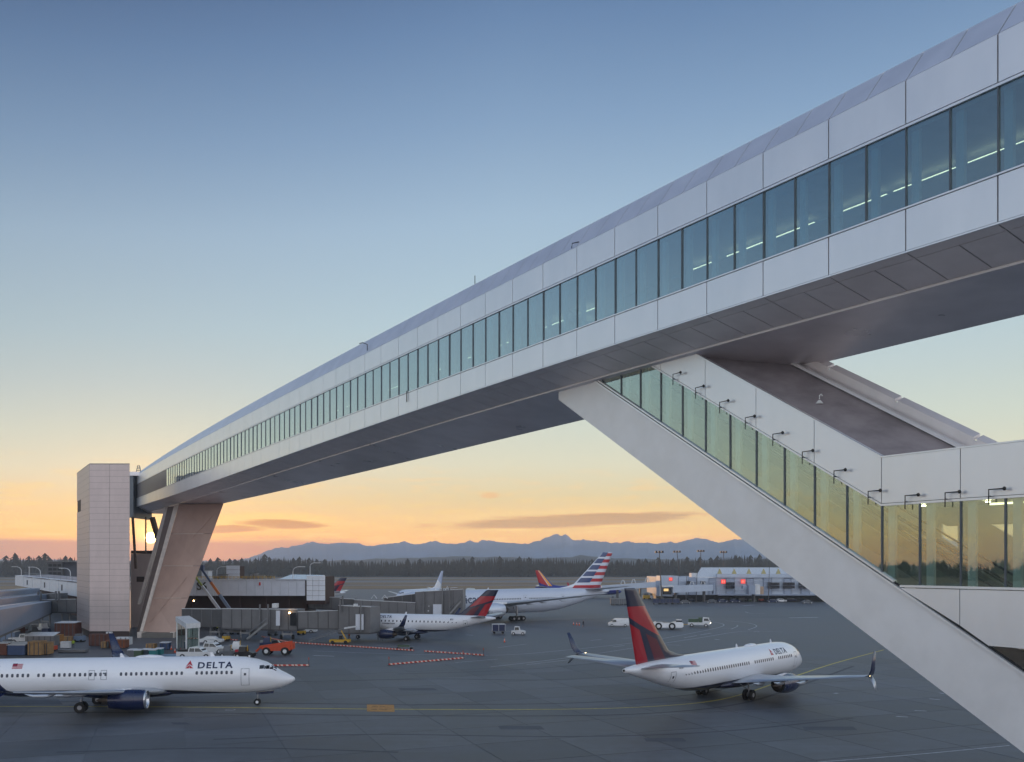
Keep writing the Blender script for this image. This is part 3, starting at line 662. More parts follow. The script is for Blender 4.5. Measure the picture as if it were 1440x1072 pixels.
# ------------------------------------------------------------------ escalator building under the near end
WE, WF = 3.8, 10.0
SL = 2.64
def l1(n): return 16.76 + SL * n
def l2(n): return 14.13 + SL * n
def l3(n): return 10.49 + SL * n
def l4(n): return 6.55 + 2.65 * n
NC = 1.92; ZT, ZW, ZS, ZL = 21.83, 19.2, 14.87, 12.05
def EB(n, w_, z): return BR(n, w_ + WE, z)
es = thing('escalator_building', 'white sloped escalator hall with green glazing climbing to the underside of the footbridge', 'building', EB(1, 3, 0))
NE = 8.75
def slab4(name, q, th, m): mb = MB(); mb.slab([EB(*v) for v in q], nrm * th); return mb.build(name, m, es, world=True)
gg = .022 / LM
# upper parapet panels, sloped then level
k = 0; n = NC
while n < 6.0:
    a, b = n + gg, min(n + 1, 6.3) - gg; slab4('parapet_panel', [(a, .12, l2(a) + .12), (b, .12, l2(b) + .12), (b, .12, l1(b) - .04), (a, .12, l1(a) - .04)], .12, m_white); n += 1
n = NC
while n > -6:
    a, b = n - 1 + gg, n - gg; slab4('parapet_panel', [(a, .12, ZW + .12), (b, .12, ZW + .12), (b, .12, ZT - .04), (a, .12, ZT - .04)], .12, m_white); n -= 1
def rail(name, pts, z0, z1, th, m=m_white, w0=.12):
    for (a, za), (b, zb_) in zip(pts, pts[1:]): slab4(name, [(a, w0, za + z0), (b, w0, zb_ + z0), (b, w0, zb_ + z1), (a, w0, za + z1)], th, m)
rail('window_head_rail', [(-6, ZW), (NC, ZW), (6.6, l2(6.6))], -.03, .09, .15)
rail('parapet_backing', [(-6, ZW), (NC, ZW), (6.6, l2(6.6))], -.02, 2.62, -.05, m_dark, .125)
rail('coping', [(-6, ZT), (NC, ZT), (6.3, l1(6.3))], -.03, .05, .14, m_white, .12)
# sloped hull girder: one long painted steel plate with a lip along its top
n_s = -2.45
q = [(n_s, .0, 0.02), (n_s + 1.5, .0, l4(n_s + 1.5)), (NE, .0, l4(NE)), (NE, .0, l3(NE) - .25), (n_s, .0, l3(n_s) - .25)]
mb = MB(); q = [(-2.47, 0, .0), (NE, 0, l4(NE)), (NE, 0, l3(NE) - .3), (-3.9, 0, max(.05, l3(-3.9) - .3)), (-3.9, 0, 0)]
mb.slab([EB(*v) for v in q], -nrm * .5); mb.build('hull_girder', m_plaster, es, world=True)
mb = MB(); mb.slab([EB(-2.47, 0.01, .02), EB(NE, 0.01, l4(NE) + .02), EB(NE, 6.2, l4(NE) + .02), EB(-2.47, 6.2, .02)], (0, 0, .3)); mb.build('hull_underside', m_plaster, es, world=True)
mb = MB(); mb.slab([EB(*v) for v in [(-2.47, 6.2, .0), (NE, 6.2, l4(NE)), (NE, 6.2, l2(NE)), (-3.9, 6.2, l3(-3.9) + .2), (-3.9, 6.2, 0)]], nrm * .3); mb.build('far_hull_girder', m_plaster, es, world=True)
slab4('girder_top_lip', [(-3.9, .1, l3(-3.9) - .28), (NE, .1, l3(NE) - .28), (NE, .1, l3(NE) - .14), (-3.9, .1, l3(-3.9) - .14)], .22, m_white)
slab4('girder_joint', [(-3.9, .1, l3(-3.9) - .16), (NE, .1, l3(NE) - .16), (NE, .1, l3(NE) - .02), (-3.9, .1, l3(-3.9) - .02)], .06, m_dark)
slab4('sill_rail', [(1.75, .1, l3(1.75) - .06), (NE, .1, l3(NE) - .06), (NE, .1, l3(NE) + .06), (1.75, .1, l3(1.75) + .06)], .2, m_white)
# landing, lower cladding
xs_ = [1.66, .92, -.08, -1.08, -2.08, -3.08, -4.08, -5.08]
def low(n): return max(ZL, l3(n) + .02)
for a, b in zip(xs_, xs_[1:]):
    a_, b_ = a - gg, b + gg
    nx = (ZL - 10.49) / SL
    if b < nx < a: q = [(a_, .12, low(a_) + .02), (a_, .12, ZS - .12), (b_, .12, ZS - .12), (b_, .12, ZL), (nx, .12, ZL)]
    elif a > nx: q = [(a_, .12, min(low(a_) + .02, ZS - .13)), (a_, .12, ZS - .12), (b_, .12, ZS - .12), (b_, .12, low(b_) + .02)]
    else: q = [(a_, .12, ZL), (a_, .12, ZS - .12), (b_, .12, ZS - .12), (b_, .12, ZL)]
    slab4('landing_panel', q, .17, m_white)
slab4('landing_sill', [(-6, .1, ZS - .08), (1.66, .1, ZS - .08), (1.66, .1, ZS + .04), (-6, .1, ZS + .04)], .2, m_white)
mb = MB(); mb.slab([EB(.3, .1, ZL - .05), EB(-6, .1, ZL - .05), EB(-6, 7.5, ZL - .05), EB(.3, 7.5, ZL - .05)], (0, 0, .2)); mb.build('landing_soffit', m_soffit, es, world=True)
mb = MB(); mb.slab([EB(-.25, .9, ZL - .06), EB(-6, .9, ZL - .06), EB(-6, .9, ZL - 1.5), EB(-.9, .9, ZL - 1.5)], -nrm * 3); mb.build('lower_fascia', m_soffit, es, world=True)
mb = MB(); mb.slab([EB(-6, .14, ZL + .1), EB(.3, .14, ZL + .1), EB(1.6, .14, ZS - .2), EB(-6, .14, ZS - .2)], -nrm * .1); mb.build('landing_backing', m_dark, es, world=True)
mb = MB(); mb.slab([EB(-6, .2, ZS - .3), EB(1.5, .2, ZS - .3), EB(1.5, 9, ZS - .3), EB(-6, 9, ZS - .3)], (0, 0, .2)); mb.build('landing_floor', m_floor, es, world=True)
# windows with mullions, posts and the window-cleaning arms
def wz(n): return (ZS if n < 1.66 else l3(n)), (ZW if n < NC else l2(n))
k = -12
while True:
    n = NC + k * .5; k += 1
    if n > NE - .4: break
    m2 = n + .5
    b0, t0 = wz(n); b1, t1 = wz(m2)
    c, d = n + .012, m2 - .012
    b0, t0 = wz(c); b1, t1 = wz(d)
    if n < 1.66 < m2:
        q = [(c, .08, b0), (1.66, .08, ZS), (d, .08, b1), (d, .08, t1), (c, .08, t0)]
    else: q = [(c, .08, b0), (d, .08, b1), (d, .08, t1), (c, .08, t0)]
    jt = random.uniform(-.006, .006)
    mb = MB(); mb.slab([EB(a, w_ + (jt if i % 2 else -jt), z) for i, (a, w_, z) in enumerate(q)], nrm * .012); mb.build('window_pane', m_glassd, es, world=True)
    b0, t0 = wz(n)
    mb = MB(); mb.slab([EB(n - .009, .13, b0), EB(n + .009, .13, b0), EB(n + .009, .13, t0), EB(n - .009, .13, t0)], nrm * .13); mb.build('mullion', m_mull, es, world=True)
    mb = MB(); mb.slab([EB(n - .135, .3, b0 - .25), EB(n - .045, .3, b0 - .25), EB(n - .045, .3, t0 + .2), EB(n - .135, .3, t0 + .2)], -nrm * .2); mb.build('interior_post', m_post, es, world=True)
    na = n + .145
    ta = wz(na)[1]
    if na < 5.9:
        p = EB(na, -.25, ta); dd = Vector((-SA, CA, 0)) * -1
        mb = MB(); mb.tube([p + Vector((0, 0, -.3)), p + Vector((0, 0, .42)), p + dd * .75 + Vector((0, 0, .42))], .035, 5); mb.sphere(p + dd * .78 + Vector((0, 0, .42)), .1, 6, 4)
        mb.tube([p + Vector((0, 0, .1)), p - nrm * .2 + Vector((0, 0, .1))], .03, 4); mb.build('cleaning_arm', m_black, es, world=True)
# recessed roof between near coping and far parapet
def rf(n, w_): return (l1(n) - .35 + (w_ / 6.2) * 1.9)
mb = MB(); mb.slab([EB(1.2, .35, rf(1.2, .35)), EB(5.6, .35, rf(5.6, .35)), EB(5.6, 5.3, rf(5.6, 5.3)), EB(1.2, 5.3, rf(1.2, 5.3))], (0, 0, -.3)); mb.build('recessed_roof', m_roofd, es, world=True)
mb = MB(); mb.slab([EB(NC, .0, l1(NC)), EB(6.3, .0, l1(6.3)), EB(6.3, .4, l1(6.3)), EB(NC, .4, l1(NC))], (0, 0, .04)); mb.build('coping_top', m_white, es, world=True)
mb = MB(); mb.slab([EB(NC, .38, l1(NC)), EB(6.3, .38, l1(6.3)), EB(6.3, .38, l1(6.3) - .6), EB(NC, .38, l1(NC) - .6)], nrm * .1); mb.build('parapet_inner_face', m_white, es, world=True)
def strip(name, w0, h0, w1, h1, m, n0=.9, n1=4.6):
    mb = MB(); mb.slab([EB(n0, w0, l1(n0) + h0), EB(n1, w0, l1(n1) + h0), EB(n1, w1, l1(n1) + h1), EB(n0, w1, l1(n0) + h1)], (0, 0, -.2)); mb.build(name, m, es, world=True)
strip('gutter_lip', 5.1, 1.55, 5.35, 1.62, m_plaster); strip('gutter', 5.35, 1.3, 5.75, 1.3, m_dark)
for a in (.9, 1.55, 2.65, 3.75): b = a + (.62 if a < 1 else 1.07); strip('far_parapet_cap', 5.75, 2.25, 6.4, 2.5, m_soffit, a + .01, b)
mb = MB(); mb.slab([EB(.9, 5.75, l1(.9) + 2.05), EB(4.6, 5.75, l1(4.6) + 2.05), EB(4.6, 5.75, l1(4.6) + .9), EB(.9, 5.75, l1(.9) + .9)], -nrm * .3); mb.build('far_parapet', m_soffit, es, world=True)
mb = MB(); a0 = 4.85; mb.slab([EB(a0, .4, rf(a0, .4) + .9), EB(a0 - .85, 6.0, rf(a0, 6) - .35), EB(a0 - .85, 6.0, rf(a0, 6) - .0), EB(a0, .4, rf(a0, .4) + 1.25)], (0, .3, 0)); mb.build('upper_gutter', m_plaster, es, world=True)
mb = MB(); mb.slab([EB(-6, .35, ZT - .45), EB(NC, .35, ZT - .45), EB(NC, 6.1, ZT - .45), EB(-6, 6.1, ZT - .45)], (0, 0, -.3)); mb.build('landing_roof', m_roofd, es, world=True)
mb = MB(); mb.slab([EB(-6, .0, ZT), EB(NC, .0, ZT), EB(NC, .4, ZT), EB(-6, .4, ZT)], (0, 0, .04)); mb.build('coping_top', m_white, es, world=True)
vt = EB(3.3, 2.5, rf(3.3, 2.5)); mb = MB(); mb.cyl(vt, vt + Vector((0, 0, .22)), .24, 10, .08); mb.tube([vt + Vector((0, 0, .3)), vt + Vector((0, 0, .5)), vt + Vector((.1, 0, .6)), vt + Vector((.18, 0, .48))], .04); mb.build('roof_vent', m_post, es, world=True)
# far wall of the hall with its own openings, ceiling, and the two escalators inside
far = 6.0
for a in [x * 1.0 for x in range(-6, 9)]:
    b = a + .78
    if a >= 1: q = [(a, far, l3(a) - .3), (b, far, l3(b) - .3), (b, far, l2(b) + .5), (a, far, l2(a) + .5)]
    else: q = [(a, far, ZS - .2), (b - (.5 if a < 0 else 0), far, ZS - .2), (b - (.5 if a < 0 else 0), far, ZW), (a, far, ZW)]
    slab4('far_wall_panel', q, .15, m_inter)
rail('far_wall_beam', [(-6, ZS - .3), (1.66, ZS - .3), (NE, l3(NE) - .3)], 0, 1.6, .2, m_inter, far)
rail('far_wall_beam', [(-6, ZW - 1.0), (NC, ZW - 1.0), (NE, l2(NE) - 1.2)], 0, 1.4, .2, m_inter, far)
mb = MB(); mb.slab([EB(-6, .3, ZW + .1), EB(NC, .3, ZW + .1), EB(NC, 6, ZW + .1), EB(-6, 6, ZW + .1)], (0, 0, .15)); mb.build('ceiling', m_post, es, world=True)
mb = MB(); mb.slab([EB(NC, .3, l2(NC) + .25), EB(NE, .3, l2(NE) + .25), EB(NE, 6, l2(NE) + .25), EB(NC, 6, l2(NC) + .25)], (0, 0, .15)); mb.build('ceiling', m_post, es, world=True)
for wq in (1.3, 3.2):
    mb = MB()
    for s_ in (0, 1.5): mb.slab([EB(-1.2, wq + s_, l3(-1.2 + .6)), EB(NE, wq + s_, l3(NE + .6)), EB(NE, wq + s_, l3(NE + .6) - 1.3), EB(-1.2, wq + s_, l3(-.6) - 1.3)], -nrm * .12)
    mb.build('escalator_truss', mat('escalator_steel', (150, 146, 130), .4, .5), es, world=True)
    for s_ in (0, 1.5):
        mb = MB(); mb.tube([EB(-1.2, wq + s_, l3(-.6) + .9), EB(NE, wq + s_, l3(NE + .6) + .9)], .06, 5); mb.build('handrail', m_black, es, world=True)
for s0, s1 in ((2.2, 3.4), (3.8, 4.9), (5.3, 6.3)): mb = MB(); mb.slab([EB(s0, 4.6, l2(s0) + .12), EB(s1, 4.6, l2(s1) + .12), EB(s1, 4.72, l2(s1) + .12), EB(s0, 4.72, l2(s0) + .12)], (0, 0, .08)); mb.build('linear_lamp_and_fill', m_lamp, es, world=True)  # lamp runs added to brighten the hall's dark interior
for s0, s1 in ((-.2, 1.2), (-2.4, -.8)): mb = MB(); mb.slab([EB(s0, 4.6, ZW), EB(s1, 4.6, ZW), EB(s1, 4.72, ZW), EB(s0, 4.72, ZW)], (0, 0, .08)); mb.build('linear_lamp_and_fill', m_lamp, es, world=True)  # landing strips, likewise added as fill light
rr = random.Random(5)
for n in (6.9, 6.2, 5.4, 4.6, 3.9, 3.2, 2.5, 1.7, .9, -.4, -1.3):
    z = (l2(n) + .18 if n > NC else ZW - .02); mb = MB(); c = EB(n, 2.2, z); mb.cyl(c, c + Vector((0, 0, .05)), .13, 8); mb.build('downlight', m_down, es, world=True)
# footing of the hull at the apron
mb = MB(); mb.slab([EB(-2.3, .1, 0), EB(-4.2, .1, 0), EB(-4.2, 6, 0), EB(-2.3, 6, 0)], (0, 0, .5)); mb.build('footing', MATS['concrete_plinth'], es, world=True)
# ------------------------------------------------------------------ aircraft
def lerp(a, b, u): return a + (b - a) * u
def interp(tab, s):
    if s <= tab[0][0]: return tab[0][1:]
    for p, q in zip(tab, tab[1:]):
        if s <= q[0]:
            u = (s - p[0]) / (q[0] - p[0]); return tuple(lerp(x, y, u) for x, y in zip(p[1:], q[1:]))
    return tab[-1][1:]
NOSE = [(0, .03, 2.78, 2.70), (.12, .24, 2.98, 2.52), (.4, .46, 3.14, 2.32), (.9, .76, 3.42, 2.06), (1.5, 1.03, 3.72, 1.85), (2.2, 1.27, 4.2, 1.68), (3.0, 1.49, 4.68, 1.54), (4.0, 1.68, 5.0, 1.43), (5.2, 1.81, 5.24, 1.37), (7, 1.88, 5.36, 1.35)]
TAIL = [(14, 1.88, 5.36, 1.35), (11, 1.8, 5.36, 1.66), (8, 1.55, 5.34, 2.3), (5, 1.15, 5.28, 3.1), (2.5, .75, 5.14, 3.82), (.7, .4, 4.98, 4.32), (0, .22, 4.88, 4.5)]
def paint(name, rgb, rough=.28, coat=.5, metal=0): return mat(name, rgb, rough, metal, .03, .6, coat=coat)
m_acw = paint('aircraft_white', (226, 229, 234)); m_navy = paint('aircraft_navy', (16, 28, 66)); m_red = paint('aircraft_red', (176, 24, 40)); m_wing = mat('wing_grey_metal', (176, 182, 190), .32, .55, .05, .5)
m_lip = mat('polished_metal', (200, 204, 210), .22, .9, .03, 1); m_win = mat('cabin_window_shade', (62, 70, 86), .25); m_outl = mat('door_outline', (120, 126, 136), .5)
m_str = mat('gear_strut', (150, 152, 156), .4, .6); m_fan = mat('fan_dark', (30, 32, 36), .5, .5); m_hot = mat('exhaust_metal', (96, 88, 82), .4, .8)
m_redl = mat('tip_light', (255, 240, 200), .3, emit=((255, 226, 160), 14)); m_redn = mat('red_light', (255, 60, 50), .3, emit=((255, 40, 30), 8))
def body_mat(name, sm, sc, kind):
    m = bpy.data.materials.new(name); m.use_nodes = True; X.t = m.node_tree; b = X.t.nodes['Principled BSDF']
    o = X(node('ShaderNodeTexCoord').outputs['Object']); ox, oy, oz = xyz(o)
    s = (sm - ox)
    base = mixc(nz(o, .7, 4).step(.3, .7) * .06, lin((228, 231, 236)), lin((196, 198, 202)))
    base = mixc(nz(comb(ox * .5, oz * 4.0, oy), 1.0, 4).step(.55, .8) * oz.step(3.4, 1.6) * .25, base, lin((150, 150, 152)))
    if kind == 'navy': base = mixc((oz - (1.33 + s.step(2.0, 17.0) * .78)).step(.015, -.015), base, lin((14, 24, 62)))
    if kind == 'silver': base = mixc(1.0, base, lin((186, 194, 208)))
    if kind == 'yellow': base = mixc((oz - 3.3).step(.02, -.02), base, lin((214, 176, 20)))
    if kind == 'blue': base = mixc((oz - 4.6).step(.02, -.02), lin((30, 44, 132)), lin((26, 38, 120)))
    X.t.links.new(base.s, b.inputs['Base Color']); b.inputs['Roughness'].default_value = .3; b.inputs['Coat Weight'].default_value = .5; b.inputs['Coat Roughness'].default_value = .1
    return m
def fin_mat(name, kind, x0, cr, k, c1, z0, h):     # x0 = leading edge x at z0, slope k, root chord cr, taper c1 ; local x forward
    m = bpy.data.materials.new(name); m.use_nodes = True; X.t = m.node_tree; b = X.t.nodes['Principled BSDF']
    o = X(node('ShaderNodeTexCoord').outputs['Object']); ox, oy, oz = xyz(o)
    v = (oz - z0) / h; u = ((x0 - k * v) - ox) / (cr + (c1 - cr) * v)
    navy, red, dred = lin((18, 26, 56)), lin((158, 20, 36)), lin((92, 20, 36))
    if kind == 'widget':
        below = v.lt(.76)
        d1 = (v - (.42 + (u - .3) * .3)).step(-.005, .005)          # above the diagonal: bright red sail
        c = mixc(below * d1 * u.step(.04, .06), navy, red)
        d2 = (v - (.33 + (u - .3) * .3)).step(.005, -.005)
        c = mixc(d2 * u.step(.68, .70), c, red)
        c = mixc(d2 * u.step(.20, .22) * u.step(.52, .50), c, dred)
    elif kind == 'flag':
        fr = X.m('FRACT', v * 5.6); row = fr.lt(.5)
        ul = u.step(.52, .53)
        s2 = X.m('FRACT', v * 5.6 + .12).lt(.74)
        c = mixc(s2, lin((205, 212, 224)), lin((30, 60, 110)))
        c2 = mixc(row, lin((205, 212, 224)), lin((176, 34, 46)))
        c = mixc(X.m('MAXIMUM', ul, v.lt(.16)), c, c2)
        c = mixc(u.lt(.035), c, lin((214, 218, 226)))
    elif kind == 'swoop':
        c = mixc(u.step(.30, .31), lin((236, 160, 30)), lin((205, 208, 216))); c = mixc(u.step(.36, .37), c, lin((176, 22, 34))); c = mixc((v - u * .35).lt(-.1), c, lin((30, 44, 132))); c = mixc(u.step(.10, .08), c, lin((30, 44, 132)))
    else: c = mixc(v.lt(-9), lin((222, 226, 232)), lin((222, 226, 232))); c = mixc((v - .5 + u * .3).step(0, .02) * .8, c, lin((150, 170, 205)))
    X.t.links.new(c.s, b.inputs['Base Color']); b.inputs['Roughness'].default_value = .3; b.inputs['Coat Weight'].default_value = .4
    return m
def airliner(label, loc, rz, sp, group=None, cat='airliner'):
    L, R, sm, sc = sp['L'], sp.get('R', 1.0), sp['sm'], sp.get('sc', 1.0)
    nm = sp.get('name', 'airliner'); det = sp.get('det', 2)
    root = thing(nm, label, cat, loc, rz, group); root.scale = (sc, sc, sc)
    dz = sp.get('dz', 0.0)
    def sec(s):
        nl = NOSE[-1][0] * R; tl = TAIL[0][0] * sp.get('tl', R)
        if s < nl: a = interp(NOSE, s / R)
        elif s > L - tl: a = interp(TAIL[::-1], (L - s) / sp.get('tl', R))
        else: a = (1.88, 5.36, 1.35)
        hw, zt_, zb_ = a; cz = 3.35
        zt_, zb_ = cz + (zt_ - cz) * R + dz, cz + (zb_ - cz) * R + dz
        return hw * R, (zt_ + zb_) / 2, (zt_ - zb_) / 2
    def SX(s): return sm - s
    def surf(s, z, side, off=.012):
        hw, zc, hh = sec(s); q = max(0.0, 1 - ((z - zc) / hh) ** 2); return Vector((SX(s), side * (hw * math.sqrt(q) + off), z))
    ss = [x * R for x in (0, .05, .12, .25, .4, .65, .9, 1.2, 1.5, 1.85, 2.2, 2.6, 3.0, 3.5, 4.0, 4.6, 5.2, 6, 7)]
    tl = 14 * sp.get('tl', R); k = 8
    ss += [lerp(ss[-1], L - tl, i / k) for i in range(1, k + 1)] + [L - tl + tl * u for u in (.1, .2, .3, .42, .55, .68, .8, .9, .96, 1)]
    SEG = 28; rings = []
    for s in ss:
        hw, zc, hh = sec(s); rings.append([Vector((SX(s), hw * math.sin(a), zc + hh * math.cos(a))) for a in [2 * math.pi * j / SEG for j in range(SEG)]])
    bm_ = body_mat('fuselage_paint', sm, sc, sp['body'])
    MB().loft(rings).build('fuselage', bm_, root, smooth=True)
    # wing fairing
    w0 = sp['wr']; wc = sp['wc']
    mb = MB(); rr_ = []
    for u in [i / 10 for i in range(11)]:
        s = w0 - 1.5 + (wc + 4.0) * u; f = max(.02, math.sin(math.pi * min(1, max(0, u))) ** .5)
        rr_.append([Vector((SX(s), (1.9 * R * f + .12) * math.cos(a), 1.62 * R - (R - 1) * 1.4 + dz + .62 * R * f * math.sin(a))) for a in [2 * math.pi * j / 14 for j in range(14)]])
    mb.loft(rr_).build('wing_fairing', bm_, root, smooth=True)
    # wings
    prof_ = [(0, 0), (.04, .32), (.15, .5), (.4, .55), (.7, .32), (1, .03), (1, -.03), (.7, -.2), (.4, -.42), (.15, -.42), (.04, -.25)]
    def airf(mb, secs, cap=True):
        rg = []
        for (s, y, z, c, th, ny, nz_) in secs: rg.append([Vector((SX(s + c * px), y + ny * th * pz, z + nz_ * th * pz)) for px, pz in prof_])
        return mb.loft(rg, cap)
    half, zw = sp['half'], sp.get('zw', 1.75) + dz
    tipz = zw + half * sp.get('dih', .13)
    for side in (1, -1):
        sw = sp['sweep']; wk = half * .34
        S_ = [(w0 - .9, 0, zw, wc + 1.2, .95 * R, 0, 1), (w0, side * 1.8 * R, zw + .1, wc, .85 * R, 0, 1),
              (w0 + wk * .56, side * wk, lerp(zw, tipz, .3), wc * .62, .52 * R, 0, 1),
              (w0 + sw * .62, side * half * .66, lerp(zw, tipz, .63), wc * .4, .32 * R, 0, 1), (w0 + sw, side * half * .965, tipz, wc * .21, .15 * R, 0, 1)]
        wg = airf(MB(), S_).build('wing', m_wing, root, smooth=True)
        # control surface line, fairings
        if det > 1:
            for fy in (.28, .42, .58):
                y = side * half * fy; zz = lerp(zw, tipz, fy) - .22 * R; st = w0 + (wk * .56 if fy < .34 else lerp(wk * .56, sw, (fy - .34) / .63)) + wc * lerp(.62, .3, fy)
                MB().tube([(SX(st - .9), y, zz + .05), (SX(st - .1), y, zz - .12), (SX(st + 1.1), y, zz - .1), (SX(st + 1.9), y, zz + .12)], [.05, .2, .17, .03], 8).build('flap_track_fairing', m_wing, wg, smooth=True)
        wl = sp.get('winglet'); tx = w0 + sw; tc_ = wc * .21; ty = side * half
        if wl:
            up_ = wl.get('up', 2.55); mcol = MATS[wl['mat']]
            airf(MB(), [(tx, side * half * .965, tipz, tc_, .15, 0, 1), (tx + .35, side * half * .992, tipz + .22, tc_ * .92, .12, -side * .5, .85), (tx + .75, side * (half * 1.006), tipz + .7, tc_ * .78, .1, -side, .25), (tx + 1.75, side * (half * 1.006 + .42), tipz + up_, tc_ * .38, .05, -side, .1)]).build('winglet', mcol, wg, smooth=True)
            if wl.get('low'): airf(MB(), [(tx + .4, side * half * .985, tipz + .02, tc_ * .75, .1, side * .6, .8), (tx + 1.0, side * (half + .25), tipz - .45, tc_ * .55, .08, side, .4), (tx + 1.75, side * (half + .62), tipz - 1.15, tc_ * .28, .04, side, .3)]).build('lower_winglet', MATS[wl.get('matlow', wl['mat'])], wg, smooth=True)
            MB().sphere((SX(tx + .15), side * half * .965, tipz + .02), .09, 6, 4).build('tip_light', m_redl if sp.get('lights') else m_lip, wg)
        # engine on its pylon
        er, el_, ey, es_, ez = sp['eng']; ez += dz
        ax = lambda s, r: [Vector((SX(s), side * ey + r * math.cos(a), ez + r * math.sin(a))) for a in [2 * math.pi * j / 20 for j in range(20)]]
        en = MB().loft([ax(es_, er * .86), ax(es_ + .02 * el_, er * .93), ax(es_ + .15 * el_, er), ax(es_ + .4 * el_, er * 1.02), ax(es_ + .7 * el_, er * .88), ax(es_ + .82 * el_, er * .78)], False).build('engine_nacelle', MATS[sp['engmat']], root, smooth=True)
        MB().loft([ax(es_ + .01 * el_, er * .9), ax(es_ - .035 * el_, er * .86), ax(es_ - .01 * el_, er * .8), ax(es_ + .12 * el_, er * .76)], False).build('inlet_lip', m_lip, en, smooth=True)
        MB().loft([ax(es_ + .12 * el_, er * .78), ax(es_ + .121 * el_, .05)], False).build('fan_disc', m_fan, en)
        MB().loft([ax(es_ + .81 * el_, er * .76), ax(es_ + .815 * el_, er * .5)], False).build('bypass_duct', m_fan, en)
        MB().loft([ax(es_ + .7 * el_, er * .55), ax(es_ + .98 * el_, er * .42), ax(es_ + .97 * el_, er * .3), ax(es_ + 1.12 * el_, .04)], False).build('exhaust_cone', m_hot, en, smooth=True)
        wy = lerp(zw, tipz, ey / half)
        mb = MB(); mb.slab([(SX(es_ + .25 * el_), side * ey - .12, ez + er * .8), (SX(es_ + el_ * 1.1), side * ey - .12, wy - .3), (SX(es_ + el_ * 1.2), side * ey - .12, wy + .1), (SX(es_ + .65 * el_), side * ey - .12, wy + .25), (SX(es_ + .35 * el_), side * ey - .12, ez + er * 1.08)], (0, .24, 0)); mb.build('engine_pylon', m_acw, en)
        # tailplane
        hs, hc, hy, hz = sp['hs']; hz += dz
        airf(MB(), [(L - hs, side * .4 * R, hz, hc, .3 * R, 0, 1), (L - hs * .28, side * hy, hz + hy * .11, hc * .4, .12 * R, 0, 1)]).build('tailplane', m_wing if det > 1 else m_acw, root, smooth=True)
        # main gear
        gy, gr_, nb = sp['gear']
        gg_ = MB(); gg_.tube([(0, side * gy, gr_), (0, side * gy, gr_ * 2.4), (.1, side * (gy - .2), zw + dz * 0)], [.1 * R, .13 * R, .16 * R], 8); gg_.tube([(0, side * gy, gr_ * 1.9), (-.1, side * (gy - 1.4 * R), zw + .1)], .06 * R, 6)
        g_o = gg_.build('main_gear', m_str, root)
        for b_ in range(nb):
            bx = (b_ - (nb - 1) / 2) * gr_ * 2.3
            for q in (-1, 1): c = Vector((bx, side * gy + q * .36 * R, gr_)); MB().cyl(c - Vector((0, .17 * R, 0)), c + Vector((0, .17 * R, 0)), gr_, 18).build('tyre', m_rubber, g_o); MB().cyl(c - Vector((0, .18 * R, 0)), c + Vector((0, .18 * R, 0)), gr_ * .42, 10).build('rim', m_str, g_o)
    # fin
    fs, fc, fz, fk, fct = sp['fin']       # root LE from the tail end, root chord, tip height, sweep of LE, tip chord
    z0 = 3.35 + 2.01 * R + dz - .25; h = fz - z0
    fmm = fin_mat('fin_paint', sp['finkind'], SX(L - fs), fc, fk, fct, z0, h)
    mb = MB(); rg = []
    for v in (0, .06, .13, .5, .97, 1):
        le = L - fs + fk * v; c = lerp(fc, fct, v); ex = 0
        if v == 0: ex = sp.get('dors', 4.2)
        if v == .06: ex = sp.get('dors', 4.2) * .38
        if v == .13: ex = .2
        if v == 1: le += .25; c -= .25
        rg.append([Vector((SX(le - ex + (c + ex) * px), pz * .34 * R * lerp(1, .45, v), z0 + h * v)) for px, pz in [(0, 0), (.04, .3), (.2, .5), (.5, .5), (.8, .25), (1, .02), (1, -.02), (.8, -.25), (.5, -.5), (.2, -.5), (.04, -.3)]])
    mb.loft(rg).build('tail_fin', fmm, root, smooth=True)
    # nose gear
    ng = sp['ng']; nr = sp.get('nr', .35)
    g_o = MB().tube([(SX(ng), 0, nr), (SX(ng - .1), 0, 1.9 * R + dz)], .07 * R, 8).build('nose_gear', m_str, root)
    for q in (-1, 1): c = Vector((SX(ng), q * .2 * R, nr)); MB().cyl(c - Vector((0, .1 * R, 0)), c + Vector((0, .1 * R, 0)), nr, 16).build('tyre', m_rubber, g_o); MB().cyl(c - Vector((0, .108 * R, 0)), c + Vector((0, .108 * R, 0)), nr * .45, 10).build('rim', m_acw, g_o)
    if sp.get('tag'): mb = MB(); mb.slab([(SX(ng) - .1, -.06, 1.15), (SX(ng) + 1.7, -.06, 1.25), (SX(ng) + 1.75, -.06, 1.55), (SX(ng) - .1, -.06, 1.42)], (0, .12, 0)); mb.build('gear_door', m_navy, g_o)
    # belly beacon, aerials, dome
    def patch(name, s0, s1, za, zb2, side, m, off=.014, nx=2, nzz=3):
        V = []; Fc = []
        for j in range(nzz + 1):
            for i in range(nx + 1): V.append(surf(lerp(s0, s1, i / nx), lerp(za, zb2, j / nzz), side, off))
        for j in range(nzz):
            for i in range(nx): a_ = j * (nx + 1) + i; Fc.append((a_, a_ + 1, a_ + nx + 2, a_ + nx + 1))
        return obj(name, V, Fc, m, root)
    zwin = 3.35 + .42 * R + dz
    ztop = 3.35 + 2.01 * R + dz
